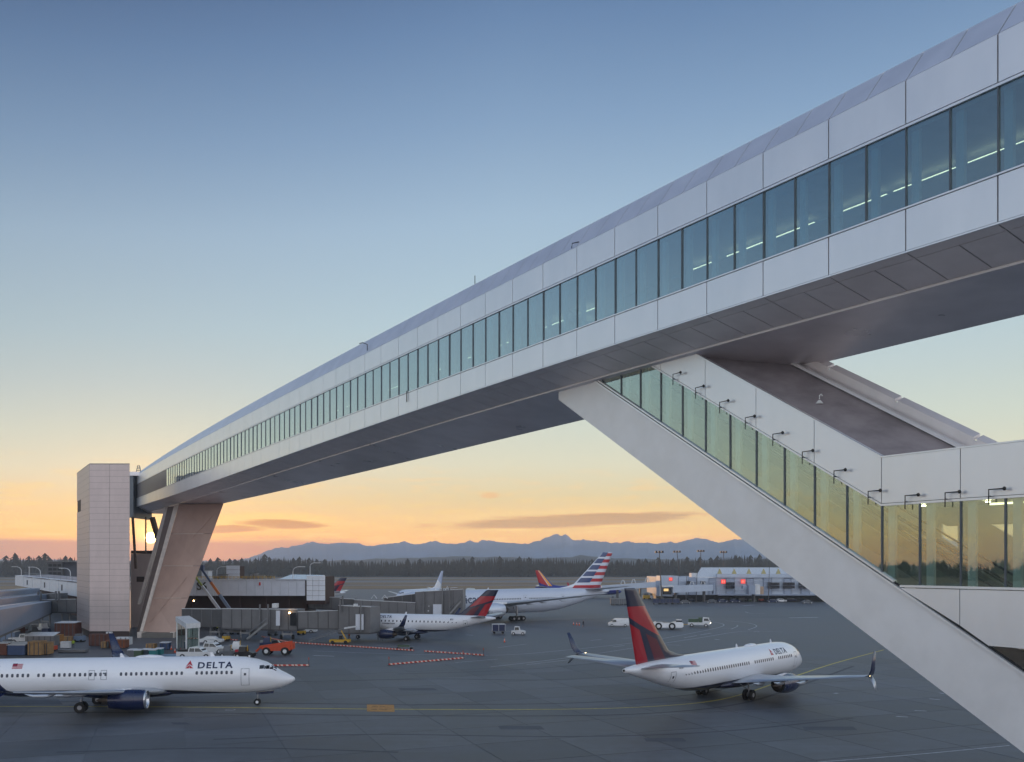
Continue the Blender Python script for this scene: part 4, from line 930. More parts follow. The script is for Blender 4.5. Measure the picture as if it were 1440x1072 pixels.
    if det > 0:
        for side in (1, -1):
            for (a, b, c, d) in ((2.62, 3.12, 4.02, 4.36), (3.16, 3.6, 4.06, 4.42), (2.0, 2.58, 3.98, 4.16)):
                c, d = [3.35 + (q - 3.35) * R + dz for q in (c, d)]
                patch('cockpit_window', a * R, b * R, c, d, side, m_cabglass, .01)
        # windscreen wraps over the nose
        V = []
        for s in (1.92, 2.15, 2.45):
            hw, zc, hh = sec(s * R)
            for a in (-.72, -.35, -.04, .04, .35, .72): V.append(Vector((SX(s * R), (hw + .012) * math.sin(a), zc + (hh + .012) * math.cos(a))))
        Fc = [(r_ * 6 + i, r_ * 6 + i + 1, r_ * 6 + i + 7, r_ * 6 + i + 6) for r_ in range(2) for i in (0, 1, 3, 4)]
        obj('windscreen', V, Fc, m_cabglass, root)
        # cabin windows
        ww, wh = (.25, .36) if R < 1.3 else (.28, .4)
        wmesh = {}
        s = sp['win'][0]; pitch = sp.get('pitch', .508)
        while s < sp['win'][1]:
            if not any(a < s < b for a, b in sp.get('gaps', [])):
                for side in (1, -1):
                    if side not in wmesh:
                        s_ref = L * .45
                        V = []
                        for (px, pz) in ((-.5, -.3), (-.3, -.5), (.3, -.5), (.5, -.3), (.5, .3), (.3, .5), (-.3, .5), (-.5, .3)): V.append(surf(s_ref, zwin + pz * wh, side, .016) + Vector((px * ww - SX(s_ref), 0, 0)))
                        me = bpy.data.meshes.new('cabin_window'); me.from_pydata([tuple(v) for v in V], [], [tuple(range(8))]); me.materials.append(m_win); wmesh[side] = me
                    o = bpy.data.objects.new('cabin_window', wmesh[side]); C.objects.link(o); o.parent = root
                    hw = sec(s)[0]; o.location = (SX(s), (hw - 1.88 * R) * side * .95, 0)
            s += pitch
        for (ds_, side, dw, z0_, z1_) in sp['doors']:
            for (a, b, c, d) in ((ds_, ds_ + dw, z0_, z0_ + .045), (ds_, ds_ + dw, z1_ - .045, z1_), (ds_, ds_ + .045, z0_, z1_), (ds_ + dw - .045, ds_ + dw, z0_, z1_)):
                patch('door_outline', a, b, c + dz, d + dz, side, m_outl, .016, 1, 5)
            patch('door_window', ds_ + dw * .36, ds_ + dw * .64, lerp(z0_, z1_, .6) + dz, lerp(z0_, z1_, .74) + dz, side, m_win, .018, 1, 2)
    if sp.get('dome'):
        s = sp['dome']; mb = MB(); mb.loft([[Vector((SX(s + 3.1 * u), .42 * math.sin(math.pi * u) ** .5 * math.cos(a), ztop - .06 + .3 * math.sin(math.pi * u) ** .5 * max(0, math.sin(a)) )) for a in [2 * math.pi * j / 12 for j in range(12)]] for u in (.01, .08, .2, .5, .8, .92, .99)]); mb.build('antenna_dome', m_acw, root, smooth=True)
    if det > 1:
        for s in (L * .42, L * .2): mb = MB(); mb.slab([(SX(s), -.03, ztop - .05), (SX(s + .5), -.03, ztop - .05), (SX(s + .5), -.03, ztop + .4), (SX(s + .32), -.03, ztop + .42)], (0, .06, 0)); mb.build('blade_aerial', m_acw, root)
    # titles bent to the fuselage
    def title(body, s_left, z, size, m, side, bold=.02, spacing=1.0, sx=1.0, off=.02, nm_='title'):
        o = text(nm_, body, size, m, root, (0, 0, 0), (0, 0, 0), bold, spacing=spacing, ext=0, sx=1)
        me = o.data; bm2 = bmesh.new(); bm2.from_mesh(me)
        lo = min(v.co.y for v in bm2.verts); hi = max(v.co.y for v in bm2.verts); q = lo + .1
        while q < hi:
            bmesh.ops.bisect_plane(bm2, geom=bm2.verts[:] + bm2.edges[:] + bm2.faces[:], plane_co=(0, q, 0), plane_no=(0, 1, 0)); q += .12
        for v in bm2.verts:
            xx, zz = v.co.x * sx, v.co.y + z
            s = s_left - xx if side < 0 else s_left + xx
            p = surf(s, zz, side, off); v.co = p
        bm2.to_mesh(me); bm2.free(); o.scale = (1, 1, 1); return o
    for args in sp.get('titles', []): title(*args[:5], side=args[5], **args[6])
    if sp.get('logo'):
        for s, z, hgt, side in sp['logo']:
            def tri(name, pts, m):
                V = []; Fc = []
                a, b, c = pts; n_ = 6
                for i in range(n_ + 1):
                    for j in range(n_ + 1 - i):
                        u, v_ = i / n_, j / n_; p = (a[0] + (b[0] - a[0]) * u + (c[0] - a[0]) * v_, a[1] + (b[1] - a[1]) * u + (c[1] - a[1]) * v_); V.append(surf(s + (-p[0] if side < 0 else p[0]) * hgt, z + p[1] * hgt, side, .022))
                idx = {}; k_ = 0
                for i in range(n_ + 1):
                    for j in range(n_ + 1 - i): idx[(i, j)] = k_; k_ += 1
                for i in range(n_):
                    for j in range(n_ - i):
                        Fc.append((idx[(i, j)], idx[(i + 1, j)], idx[(i, j + 1)]))
                        if j < n_ - i - 1: Fc.append((idx[(i + 1, j)], idx[(i + 1, j + 1)], idx[(i, j + 1)]))
                obj(name, V, Fc, m, root)
            tri('emblem', [(-.55, 0), (-.04, 0), (0, .42)], m_red); tri('emblem', [(.55, 0), (.04, 0), (0, .42)], m_red)
            tri('emblem', [(-.44, .26), (0, 1), (0, .5)], m_red); tri('emblem', [(.44, .26), (0, 1), (0, .5)], m_red); tri('emblem', [(-.5, .14), (-.44, .22), (0, .47)], m_red)
    if sp.get('flag'):
        s, z = sp['flag']
        for i in range(5): patch('flag', s, s + 1.0, z + i * .1, z + i * .1 + .055, -1, m_red, .018, 1, 1)
        patch('flag', s + .55, s + 1.0, z + .22, z + .5, -1, m_navy, .02, 1, 1)
    if sp.get('lights'): MB().sphere((SX(L + .05), 0, 4.7 * 1 + dz), .12, 6, 4).build('tail_light', m_fan, root)
    return root
base = dict(R=1.0, sc=1.0, half=17.6, sweep=8.9, wr=15.0, wc=7.3, eng=(1.06, 4.3, 4.83, 14.5 - .2, 1.5), engmat='aircraft_navy', gear=(2.86, .56, 1), ng=4.0, hs=(6.3, 4.2, 7.1, 4.75),
            fin=(8.6, 6.6, 12.5, 6.6, 2.0), body='navy', finkind='widget', winglet=dict(mat='aircraft_navy', low=True, matlow='aircraft_navy'), dome=13.6, titles=[], doors=[])
A = dict(base, name='airliner', L=42.1, sm=21.2, win=(6.4, 32), gaps=[(10.3, 11.3), (17.6, 18.6), (24.2, 25.0), (26.0, 26.6)], flag=(27.4, 4.45), tag=True,
         doors=[(4.6, -1, .86, 2.35, 4.15), (34.6, -1, .8, 2.4, 4.1), (19.0, -1, .6, 3.2, 4.2), (20.2, -1, .6, 3.2, 4.2), (4.6, 1, .86, 2.35, 4.15)],
         titles=[('DELTA', 9.95, 4.25, .84, m_navy, -1, dict(bold=.026, spacing=1.2, sx=1.25)), ('N900DN', 31.2, 4.45, .42, m_navy, -1, dict(bold=.01, nm_='registration')), ('DELTA', 6.3, 4.28, .86, m_navy, 1, dict(bold=.022, spacing=1.12, sx=1.12))], logo=[(10.75, 4.25, .78, -1)])
airliner('white airliner with navy belly and engine taxiing at the lower left, nose pointing right', (-44.6, 97.0, 0), math.radians(7.5), dict(A, wr=13.4))
B = dict(base, name='airliner', L=39.5, sm=19.6, sc=1.03, wr=13.6, win=(6.4, 31), gaps=[(10.3, 11.3), (16.3, 17.2)], flag=(28.5, 4.4), lights=True, eng=(1.06, 4.3, 4.83, 13.1, 1.5), dome=12.0,
         doors=[(4.6, -1, .86, 2.35, 4.15), (32.4, -1, .8, 2.4, 4.1)], winglet=dict(mat='aircraft_navy', low=True, matlow='wing_grey_metal'),
         titles=[('DELTA', 10.55, 4.2, .86, m_navy, -1, dict(bold=.022, spacing=1.12, sx=1.12)), ('|| | || |', 31.8, 4.4, .3, m_navy, -1, dict(bold=.02, nm_='registration_strokes'))], logo=[(11.35, 4.2, .72, -1)])
airliner('white airliner with red and navy tail turning away along the yellow line', (24.4, 105.0, 0), math.radians(49), B)
E175 = dict(base, name='regional_jet', L=31.7, R=.82, tl=.86, sm=14.9, sc=1.05, dz=.0, half=13.2, sweep=7.3, wr=10.4, wc=5.4, eng=(.88, 3.3, 4.0, 10.2, 1.35), gear=(2.6, .48, 1), ng=3.5, hs=(5.0, 3.2, 5.9, 4.5), fin=(7.3, 5.4, 9.75, 5.6, 2.3), dors=3.0,
            win=(5.2, 24.5), pitch=.8, gaps=[], dome=None, winglet=dict(mat='aircraft_navy', up=2.1), doors=[(4.0, 1, .8, 2.3, 4.0), (25.7, 1, .8, 2.3, 4.0)],
            titles=[('DELTA', 8.7, 4.25, .68, m_navy, 1, dict(bold=.016, spacing=1.12, sx=1.12)), ('CONNECTION', 9.4, 3.1, .3, m_navy, 1, dict(spacing=1.4, nm_='subtitle')), ('||| || |', 23.2, 4.1, .28, m_navy, 1, dict(bold=.02, nm_='registration_strokes'))])
airliner('white regional jet with navy and red tail parked at the grey boarding bridge', (-20.1, 184.5, 0), math.radians(163), E175)
m_silver = mat('aircraft_silver', (190, 198, 210), .3, .3, .03, .5, coat=.4); m_amt = mat('title_steel_blue', (52, 66, 92), .4)
B777 = dict(base, name='wide_body_airliner', L=73.9, R=1.65, tl=1.75, sm=37.0, sc=1.01, dz=1.75, half=32.0, sweep=19.0, wr=25.0, wc=13.5, zw=2.2, dih=.12, eng=(1.9, 6.6, 9.9, 24.0, 2.05 - .45), engmat='aircraft_silver', gear=(5.5, .67, 3), ng=5.9, nr=.54,
            hs=(10.5, 7.4, 10.8, 6.0), fin=(14.5, 11.0, 18.6, 12.2, 3.9), dors=5.5, finkind='flag', body='silver', winglet=None, dome=None, win=(8, 62), pitch=.53, gaps=[(13, 15), (24, 26.5), (40, 42.5), (52, 54)],
            doors=[(7.0, 1, 1.1, 3.0, 5.0), (20.0, 1, 1.1, 3.0, 5.0), (41, 1, 1.1, 3.0, 5.0), (54, 1, 1.1, 3, 5)], titles=[('American', 14.3, 4.95, 3.1, m_amt, 1, dict(bold=.05, sx=1.1, off=.04))])
wb = airliner('large silver wide body airliner with red, white and blue striped tail at a boarding bridge', (-1.8, 251.5, 0), math.radians(215), B777)
MB().sphere((0, 0, 0), .3, 6, 4).build('tip_beacon', m_redn, wb).location = (-16.5, 31, 6.2)
far = dict(base, det=1, L=39.5, sm=19.6, wr=13.6, eng=(1.06, 4.3, 4.83, 13.1, 1.5), win=(6.4, 31), gaps=[], doors=[], dome=None)
SW = dict(far, name='airliner', body='blue', finkind='swoop', engmat='aircraft_navy', winglet=dict(mat='aircraft_red'), det=0)
airliner('blue airliner with red and orange tail standing behind the striped tail', (30.5, 420, 0), math.radians(-3), SW)
WH = dict(far, name='airliner', body='silver', finkind='plain', engmat='aircraft_silver', winglet=None, det=1)
airliner('small distant white airliner beyond the boarding bridges with a thin white tail', (-37, 372, 0), math.radians(247), WH)
RJ = dict(E175, titles=[], doors=[], det=0)
airliner('distant regional jet whose dark red tail shows above the boarding bridge roofs', (-80, 345, 0), math.radians(175), RJ, cat='regional jet')
YL = dict(far, name='airliner', body='yellow', finkind='plain', engmat='aircraft_silver', winglet=None, det=1)
airliner('yellow nosed airliner just entering at the left edge below the boarding bridges', (-119, 186, 0), math.radians(-4), YL)
# ------------------------------------------------------------------ terminal buildings
m_pan = mat('pier_panel_grey', (206, 212, 222), .5, .15, .05, .5); m_pan2 = mat('pier_panel_light', (220, 226, 234), .45, .2, .05, .5)
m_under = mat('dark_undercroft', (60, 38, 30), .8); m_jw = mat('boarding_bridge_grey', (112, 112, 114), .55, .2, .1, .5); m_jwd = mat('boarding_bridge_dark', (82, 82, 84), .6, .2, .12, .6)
m_jwb = mat('boarding_bridge_bluegrey', (112, 130, 154), .5, .25, .1, .5); m_lt = mat('roof_edge_light', (206, 208, 210), .5); m_sky = mat('skylight_roof', (170, 190, 214), .25, .3)
m_letter = mat('letters_olive', (62, 62, 50), .6); m_steel = mat('galvanised_steel', (140, 142, 144), .5, .6, .1, 2); m_yelp = mat('safety_yellow', (190, 150, 40), .55)
m_warm = mat('work_lamp', (255, 214, 150), .4, emit=((255, 200, 130), 22)); m_blk = m_black
def wp(name, x0, y0, x1, y1, Z, dep, m, par):
    mb = MB(); pb(mb, x0, y0, x1, y1, Z, dep); return mb.build(name, m, par, world=True)
def X_(x, Z): return (x - CX) * Z / F
pr = thing('pier_building', 'grey panelled pier with the letters S6 and a sloped skylight at its right end', 'building', (X_(350, 222), 230, 0))
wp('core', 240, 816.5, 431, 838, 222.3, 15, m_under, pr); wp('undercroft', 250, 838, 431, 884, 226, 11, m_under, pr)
x = 241.0
while x < 429: wp('wall_panel', x + .25, 815.5, min(x + 11.75, 431) - .05, 838, 222, .3, m_pan, pr); x += 11.75
wp('coping', 240, 814.7, 431, 815.5, 221.8, 1, m_lt, pr)
a = P(240, 815.3, 222.5); mb = MB(); mb.box((X_(240, 222), 222.5, a.z - .3), (X_(431, 222), 237, a.z - .1)); mb.build('roof', m_roofd, pr, world=True)
wp('end_core', 431.2, 811, 456.8, 850, 222.1, 12, m_under, pr)
for i in range(3):
    for j in range(5): wp('end_panel', 431 + i * 8.7 + .2, 810 + j * 7, 431 + (i + 1) * 8.7 - .2, 810 + (j + 1) * 7 - .35, 221.7, .35, m_pan2, pr)
mb = MB(); mb.add([P(388, 816, 221.8), P(431, 816.3, 221.8), P(456.5, 809.7, 221.8), P(457, 808.8, 234), P(410, 808, 234)], [(0, 1, 2, 3, 4)]); mb.build('skylight_roof', m_sky, pr, world=True)
mb = MB(); mb.add([P(431, 816.3, 221.75), P(456.5, 809.7, 221.75), P(456.5, 811, 221.75), P(431, 817, 221.75)], [(0, 3, 2, 1)]); mb.build('gable_strip', m_pan2, pr, world=True)
text('lettering', 'S6', 2.75, m_letter, pr, tuple(P(276.5, 829.7, 221.85) - pr.location), (math.pi / 2, 0, 0), .05, ext=.03, sx=.95)
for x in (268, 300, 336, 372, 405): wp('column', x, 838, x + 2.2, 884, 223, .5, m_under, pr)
wp('exit_sign', 364.2, 819, 366.2, 823.5, 221.7, .2, mat('dim_red_sign', (200, 40, 34), .5), pr)
bxx = thing('roof_plant_box', 'pale square plant box standing on the pier roof', 'plant box', (X_(327, 229), 229, 11.4))
wp('casing', 318.5, 796.5, 337, 813.5, 229, 4, m_under, bxx)
for i in range(3):
    for j in range(3): wp('panel', 318.3 + i * 6.25, 795.6 + j * 6, 318.3 + i * 6.25 + 6.0, 795.6 + j * 6 + 5.7, 228.8, .2, m_pan2, bxx)
b2 = thing('roof_plant_box', 'small pale plant box on the pier roof beside the pylon', 'plant box', (X_(288, 229), 229, 11.4)); wp('casing', 283.5, 803.5, 293, 813.5, 229, 3, m_pan2, b2); wp('lid', 283, 802.8, 293.5, 803.6, 228.8, 3.4, m_lt, b2)
rl = thing('roof_railing', 'steel guard railing with pipes along the pier roof edge', 'railing', (X_(340, 224), 224, 11.4))
for yy in (810.6, 812.6): mb = MB(); mb.tube([P(272, yy, 224), P(386, yy, 224)], .05, 4); mb.build('rail', m_yelp, rl, world=True)
x = 272
while x <= 386: mb = MB(); mb.tube([P(x, 810.6, 224), P(x, 815.3, 224)], .05, 4); mb.build('post', m_yelp, rl, world=True); x += 5.7
for (x0, y0, x1, y1) in ((300, 812, 306, 815), (308, 808.5, 318, 815), (341, 811, 349, 815), (352, 807.5, 356, 815), (357, 806, 361, 815), (363, 809, 371, 815), (376, 811.5, 382, 815)):
    q = thing('roof_unit', {300: 'low grey roof unit left of the arched duct on the pier roof', 308: 'arched duct unit left of the roof plant box', 341: 'low grey unit just right of the roof plant box', 352: 'narrow upright vent on the middle of the pier roof', 357: 'tallest narrow vent on the middle of the pier roof',
        363: 'wide grey fan unit right of the tall vents on the pier roof', 376: 'last low unit before the skylight on the pier roof'}[x0], 'roof unit', (X_(x0, 226), 226, 11.4))
    wp('casing', x0, y0, x1, y1 + .6, 226, 1.6, m_steel, q); wp('cowl', x0 - .4, y0 - .7, x1 + .4, y0, 225.9, 1.8, m_jwd, q)
def arcpole(x, yb, yt, dx, Z, label, heads=True):
    o = thing('roof_lamp_pole', label, 'lamp pole', P(x, yb, Z)); r = abs(dx) * Z / F; z0 = o.location.z; zt_ = P(x, yt, Z).z - z0
    pts = [(0, 0, 0), (0, 0, zt_ - r * .7)] + [(math.copysign(r, dx) * (1 - math.cos(t)), 0, zt_ - r * .7 + r * .7 * math.sin(t)) for t in (.4, .8, 1.2, 1.57)]
    MB().tube(pts, .09, 6).build('pole', m_lt, o)
    e = Vector(pts[-1]); s_ = math.copysign(1, dx)
    MB().box((min(e.x, e.x + s_ * 1.4), -.15, e.z - .12), (max(e.x, e.x + s_ * 1.4), .15, e.z + .05)).build('lamp_head', m_lt, o)
arcpole(412, 816, 797, 9, 223, 'curved lamp pole at the left of the sloped skylight'); arcpole(436, 809, 791.5, 7, 232, 'curved lamp pole behind the top of the sloped skylight'); arcpole(305, 815, 797, 8, 230, 'curved lamp pole on the pier roof between pylon and plant box')
# left pier
lp = thing('pier_building', 'low white banded pier running out of the picture behind the white tower at the left', 'building', (X_(60, 290), 290, 0))
n = 9; LA, LB = (21, 809.2, 823, 352), (131, 820.5, 843.5, 226)
def lpt(u, k, off=0):
    Z = 1 / lerp(1 / LA[3], 1 / LB[3], u); x = lerp(LA[0], LB[0], u); y = lerp(LA[1], LB[1], u) if k else lerp(LA[2], LB[2], u); return P(x, y, Z)
for i in range(n):
    a, b = i / n + .002, (i + 1) / n - .002
    mb = MB(); mb.slab([lpt(a, 0), lpt(b, 0), lpt(b, 1), lpt(a, 1)], (1.2, 1.5, 0)); mb.build('wall_panel', m_pan2, lp, world=True)
    if i % 2: mb = MB(); c = lpt(a + .05, 1) * .45 + lpt(a + .05, 0) * .55; mb.box((c.x - .3, c.y - .15, c.z - .8), (c.x + .1, c.y - .02, c.z + .9)); mb.build('vent_slot', m_jwd, lp, world=True)
mb = MB(); mb.slab([lpt(0, 1), lpt(1, 1), lpt(1, 1) + Vector((6, 14, 0)), lpt(0, 1) + Vector((6, 14, 0))], (0, 0, -.4)); mb.build('roof', m_roofd, lp, world=True)
mb = MB(); a, b = lpt(0, 0) + Vector((3, 4, 0)), lpt(1, 0) + Vector((3, 4, 0)); mb.slab([up(a, 0), up(b, 0), b, a], (.5, 1, 0)); mb.build('undercroft', m_under, lp, world=True)
for yy in (0, .7): mb = MB(); mb.tube([lpt(.1, 1) + Vector((.5, .5, .5 + yy)), lpt(1, 1) + Vector((.5, .5, .5 + yy))], .06, 4); mb.build('rail', m_steel, lp, world=True)
for i in range(12): c = lpt(.1 + .9 * i / 12, 1) + Vector((.5, .5, 0)); MB_ = MB(); MB_.tube([c, c + Vector((0, 0, 1.2))], .05, 4); MB_.build('post', m_steel, lp, world=True)
for x, yb, yt, dx, Z, lb in ((30, 811, 797, -8, 330, 'leftmost curved lamp pole on the white banded pier'), (41, 812, 797.5, 0.1, 320, 'straight short lamp pole second from the left on the banded pier'), (57, 813, 797.5, -11, 305, 'wide curved lamp pole in the middle of the banded pier'), (99, 818, 799, -9, 262, 'curved lamp pole nearest the white tower on the banded pier')):
    arcpole(x, yb, yt, dx, Z, lb)
# far grey block
fb = thing('office_block', 'dark grey flat roofed block far behind the banded pier', 'building', (X_(86, 430), 432, 0))
wp('wall', 66, 790.5, 87.5, 838, 430, 14, m_jwd, fb); wp('side_wing', 87.5, 790.5, 110, 838, 432, 14, mat('wall_slate', (70, 72, 80), .8), fb); wp('roof', 65.5, 789.8, 110.5, 790.6, 429, 18, m_jw, fb)
for i in range(3):
    for j in range(3):
        w_ = wp('window', 68 + i * 6.4, 793.5 + j * 5.6, 73 + i * 6.4, 797 + j * 5.6, 429.8, .3, m_fan, fb)
# ------------------------------------------------------------------ boarding bridges
def jetway(label, segs, m, Z0, legs=(), posts=(), extra=(), ribs=12):
    o = thing('boarding_bridge', label, 'boarding bridge', (X_(segs[0][0], segs[0][3]), segs[0][3], 0))
    for si, sg_ in enumerate(segs):
        x0, t0, b0, Z0_, x1, t1, b1, Z1_, wd = sg_[:9]; mm = sg_[9] if len(sg_) > 9 else m
        A_, B_ = P(x0, t0, Z0_), P(x1, t1, Z1_); A2_, B2_ = P(x0, b0, Z0_), P(x1, b1, Z1_)
        d = (B_ - A_); d.z = 0; L_ = d.length; d.normalize(); nn = Vector((-d.y, d.x, 0))
        if nn.y < 0: nn = -nn
        k_ = max(1, int(abs(x1 - x0) / ribs))
        for i in range(k_):
            u, v = i / k_, (i + 1) / k_; e_ = .04 / L_
            q = [A2_.lerp(B2_, u + e_), A2_.lerp(B2_, v - e_), A_.lerp(B_, v - e_), A_.lerp(B_, u + e_)]
            mb = MB(); mb.slab(q, nn * wd); mb.build('tunnel_section', mm, o, world=True)
            p0 = A2_.lerp(B2_, u); p1 = A_.lerp(B_, u); mb = MB(); mb.slab([p0 - nn * .07 - d * .06, p0 - nn * .07 + d * .06, p1 - nn * .07 + d * .06, p1 - nn * .07 - d * .06], nn * .1); mb.build('rib', m_jwd if mm is not m_jwd else m_jw, o, world=True)
        mb = MB(); mb.slab([A_ - nn * .1, B_ - nn * .1, B_ + nn * .35, A_ + nn * .35], (0, 0, .12)); mb.build('roof_edge', m_lt, o, world=True)
        mb = MB(); mb.slab([A2_ - nn * .1 + Vector((0, 0, .02)), B2_ - nn * .1 + Vector((0, 0, .02)), B2_ + nn * (wd), A2_ + nn * (wd)], (0, 0, -.3)); mb.build('floor_beam', m_jwd, o, world=True)
    for (x, yt, Z, wheel) in legs:
        p = P(x, yt, Z)
        for s_ in (-.9, .9): mb = MB(); mb.tube([(p.x + s_, Z + 1, p.z), (p.x + s_, Z + 1, .6 if wheel else 0)], .17, 6); mb.build('support_leg', m_steel, o, world=True)
        mb = MB(); beam(mb, (p.x - 1.1, Z + 1, 1.1), (p.x + 1.1, Z + 1, 1.1), .35, .35); mb.build('axle_beam', m_steel, o, world=True)
        if wheel:
            for s_ in (-1.2, 1.2): mb = MB(); mb.cyl((p.x + s_ - .2, Z + 1, .5), (p.x + s_ + .2, Z + 1, .5), .5, 14); mb.build('tyre', m_rubber, o, world=True)
    for (x, yt, yb, Z) in posts: wp('guide_post', x - .8, yt, x + .8, yb, Z - .4, .4, m_jw, o)
    for (nm_, x0, y0, x1, y1, Z, dep, mm) in extra: wp(nm_, x0, y0, x1, y1, Z, dep, mm, o)
    return o
def stair(o, xa, ya, xb, yb, Z):
    a, b = P(xa, ya, Z), P(xb, yb, Z)
    for s_ in (0, 1.0):
        mb = MB(); beam(mb, a + Vector((0, s_, 0)), b + Vector((0, s_, 0)), .12, .35); mb.build('stair_stringer', m_steel, o, world=True)
        mb = MB(); mb.tube([a + Vector((0, s_, 1)), b + Vector((0, s_, 1))], .05, 4); mb.build('handrail', m_steel, o, world=True)
    for i in range(9): c = a.lerp(b, (i + .5) / 9); mb = MB(); mb.box((c.x - .15, c.y, c.z), (c.x + .15, c.y + 1, c.z + .05)); mb.build('stair_tread', m_jwd, o, world=True)
j1 = jetway('nearest grey boarding bridge reaching from the pylon to the parked regional jet', [(256, 856.5, 879, 192, 312, 857, 880, 190, 3.2, m_jwd), (312, 856.5, 883, 189, 368, 857, 884.5, 187, 3.4), (368, 857, 885, 186, 418, 857.5, 886, 185, 4.5), (419, 861, 883, 184, 476, 859, 884, 182, 3.0), (476, 852, 890, 181, 521, 854, 890, 179, 4.6)],
    m_jw, 195, legs=((300, 879, 191, False), (343, 884, 188, False), (402, 886, 185, True)), posts=((365, 850, 885, 186), (376.5, 850, 885, 185), (478, 844, 860, 180.5), (507, 850, 889, 179)),
    extra=(('hatch', 388, 859, 393.5, 880, 184.6, .2, m_pan), ('roof_unit', 382.5, 849, 388.5, 855, 186, 2, m_lt), ('cab_door', 500, 864, 511, 886, 178.8, .3, m_pan), ('lit_window', 406, 861, 408, 863, 184.5, .2, m_warm), ('cab_opening', 408, 862, 416, 880, 184.6, .2, m_fan), ('undercarriage', 314, 885.5, 340, 890, 189, 3, m_jwd), ('roof_pipe', 497, 849.5, 502, 853.5, 180, 1, m_lt)))
stair(j1, 374, 877, 347, 899, 183.5)
j2 = jetway('upper grey boarding bridge running right to the wide body airliner', [(430, 840, 855, 228, 478, 840.5, 857, 228, 3.2), (478, 842, 864, 223, 498, 843, 866, 223, 4, m_jwd), (498, 844, 860, 222, 584, 848, 866, 221, 3), (540, 841, 856, 226, 617, 831.5, 852, 225.5, 3, m_jwd), (584, 833, 868, 222, 651, 829, 869, 221, 5, m_jw)],
    m_jw, 230, legs=((520, 862, 222, False), (560, 864, 222, True), (622, 869, 222, True)), posts=((482, 838, 868, 222.5), (622, 827, 868, 220.8), (632, 827, 868, 220.8), (596, 832, 868, 221.2), (648, 834, 850, 220.6)),
    extra=(('cab_door', 609, 850, 622, 868, 220.6, .3, m_pan), ('roof_unit', 483, 853, 487, 857, 222, 1, m_lt), ('lamp', 601.5, 858.5, 603, 860, 220.6, .3, m_lt), ('lamp', 602.5, 852, 603.6, 853.2, 220.6, .3, m_lt)))
stair(j2, 648, 846, 632, 864, 219.5)
for k_, (x0, x1, y) in enumerate(((522, 530, 836.5), (537, 545, 837.2), (600, 606, 826), (626, 632, 825))):
    mb = MB(); Z = 222 if k_ < 2 else 221.5; y1 = 842 if k_ < 2 else 830; mb.tube([P(x0, y1, Z), P((x0 + x1) / 2, y, Z), P(x1, y1, Z)], .09, 4); mb.build('roof_hoop', m_lt, j2, world=True)
for k_, (t0, b0, xb, t1, b1, Zl, Zr, nm_) in enumerate(((853, 881, 54, 845.5, 862, 138, 226, 'nearest of three parallel blue grey boarding bridges at the left edge'), (840.5, 856, 51, 835.5, 846, 180, 250, 'middle of three parallel blue grey boarding bridges at the left edge'), (831, 843, 40, 827.5, 836, 205, 270, 'farthest of three parallel blue grey boarding bridges at the left edge'))):
    segs = [(-40, t0 + (t0 - t1) * .74, b0 + (b0 - b1) * .74, Zl * .8, 0, t0, b0, Zl, 3, m_jwb), (0, t0, b0, Zl, xb, t1, b1, Zr, 3, m_jwb)]
    lg = [(xb - 8, b1, Zr - 10, False)]
    if k_ == 0: segs += [(55, 844, 860.5, 226, 107, 843, 861, 224, 3.4, m_jw)]; lg += [(62, 861, 226, False), (90, 861, 225, False)]
    if k_ == 1: segs += [(53, 836.5, 845, 246, 85, 834.5, 843.5, 245, 3.2, m_jw)]
    jetway(nm_, segs, m_jwb, Zl, legs=lg, posts=(((53, 832, 846, 225), (57, 832, 846, 225), (78, 831.5, 844, 224), (82, 831.5, 844, 224)) if k_ == 0 else ()), ribs=13)
# ------------------------------------------------------------------ north satellite terminal
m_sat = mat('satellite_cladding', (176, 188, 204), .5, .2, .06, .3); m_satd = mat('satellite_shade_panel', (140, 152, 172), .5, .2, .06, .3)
m_gold = mat('gable_glass', (170, 160, 110), .3); m_redsign = mat('red_gate_sign', (240, 60, 48), .5, emit=((255, 50, 40), .55)); m_wdark = mat('dark_window', (28, 32, 42), .15)
ZT_ = 372
st = thing('satellite_terminal', 'blue white satellite terminal across the apron with gabled rooflights and red gate signs', 'building', (X_(1050, ZT_), ZT_ + 15, 0))
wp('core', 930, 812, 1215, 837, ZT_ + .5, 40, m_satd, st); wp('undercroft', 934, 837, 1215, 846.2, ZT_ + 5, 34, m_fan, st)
xx = 954.0; i = 0
while xx < 1210:
    wdt = (14.2, 11.5, 17.3, 9.8)[i % 4]; tp = 812 + (0, 1.4, .4, 2)[i % 4]
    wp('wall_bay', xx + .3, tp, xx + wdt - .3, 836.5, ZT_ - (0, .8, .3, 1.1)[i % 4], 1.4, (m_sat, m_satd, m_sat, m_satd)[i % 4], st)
    for yy in (818, 824, 830): wp('joint_band', xx + .3, yy, xx + wdt - .3, yy + .35, ZT_ - 1.2, .3, m_satd if i % 2 == 0 else m_sat, st)
    xx += wdt; i += 1
wp('end_block', 929.5, 810, 953.5, 828, ZT_ - 4, 12, m_sat, st)
mb = MB(); mb.slab([P(978, 811.5, ZT_), P(1225, 811.5, ZT_), P(1225, 798.2, ZT_ + 14), P(986, 798.2, ZT_ + 14)], (0, 0, -.4)); mb.build('main_roof', m_lt, st, world=True)
mb = MB(); mb.slab([P(1008, 807.5, ZT_ - 1), P(1225, 807.5, ZT_ - 1), P(1225, 812.5, ZT_ - 1), P(1008, 812.5, ZT_ - 1)], (0, 2, 0)); mb.build('fascia', m_sat, st, world=True)
wp('roof_house', 972.5, 806, 980, 812, ZT_ + 2, 5, m_lt, st)
wp('edge_beam', 1010, 835.5, 1215, 837.6, ZT_ - 1.6, 1, m_satd, st)
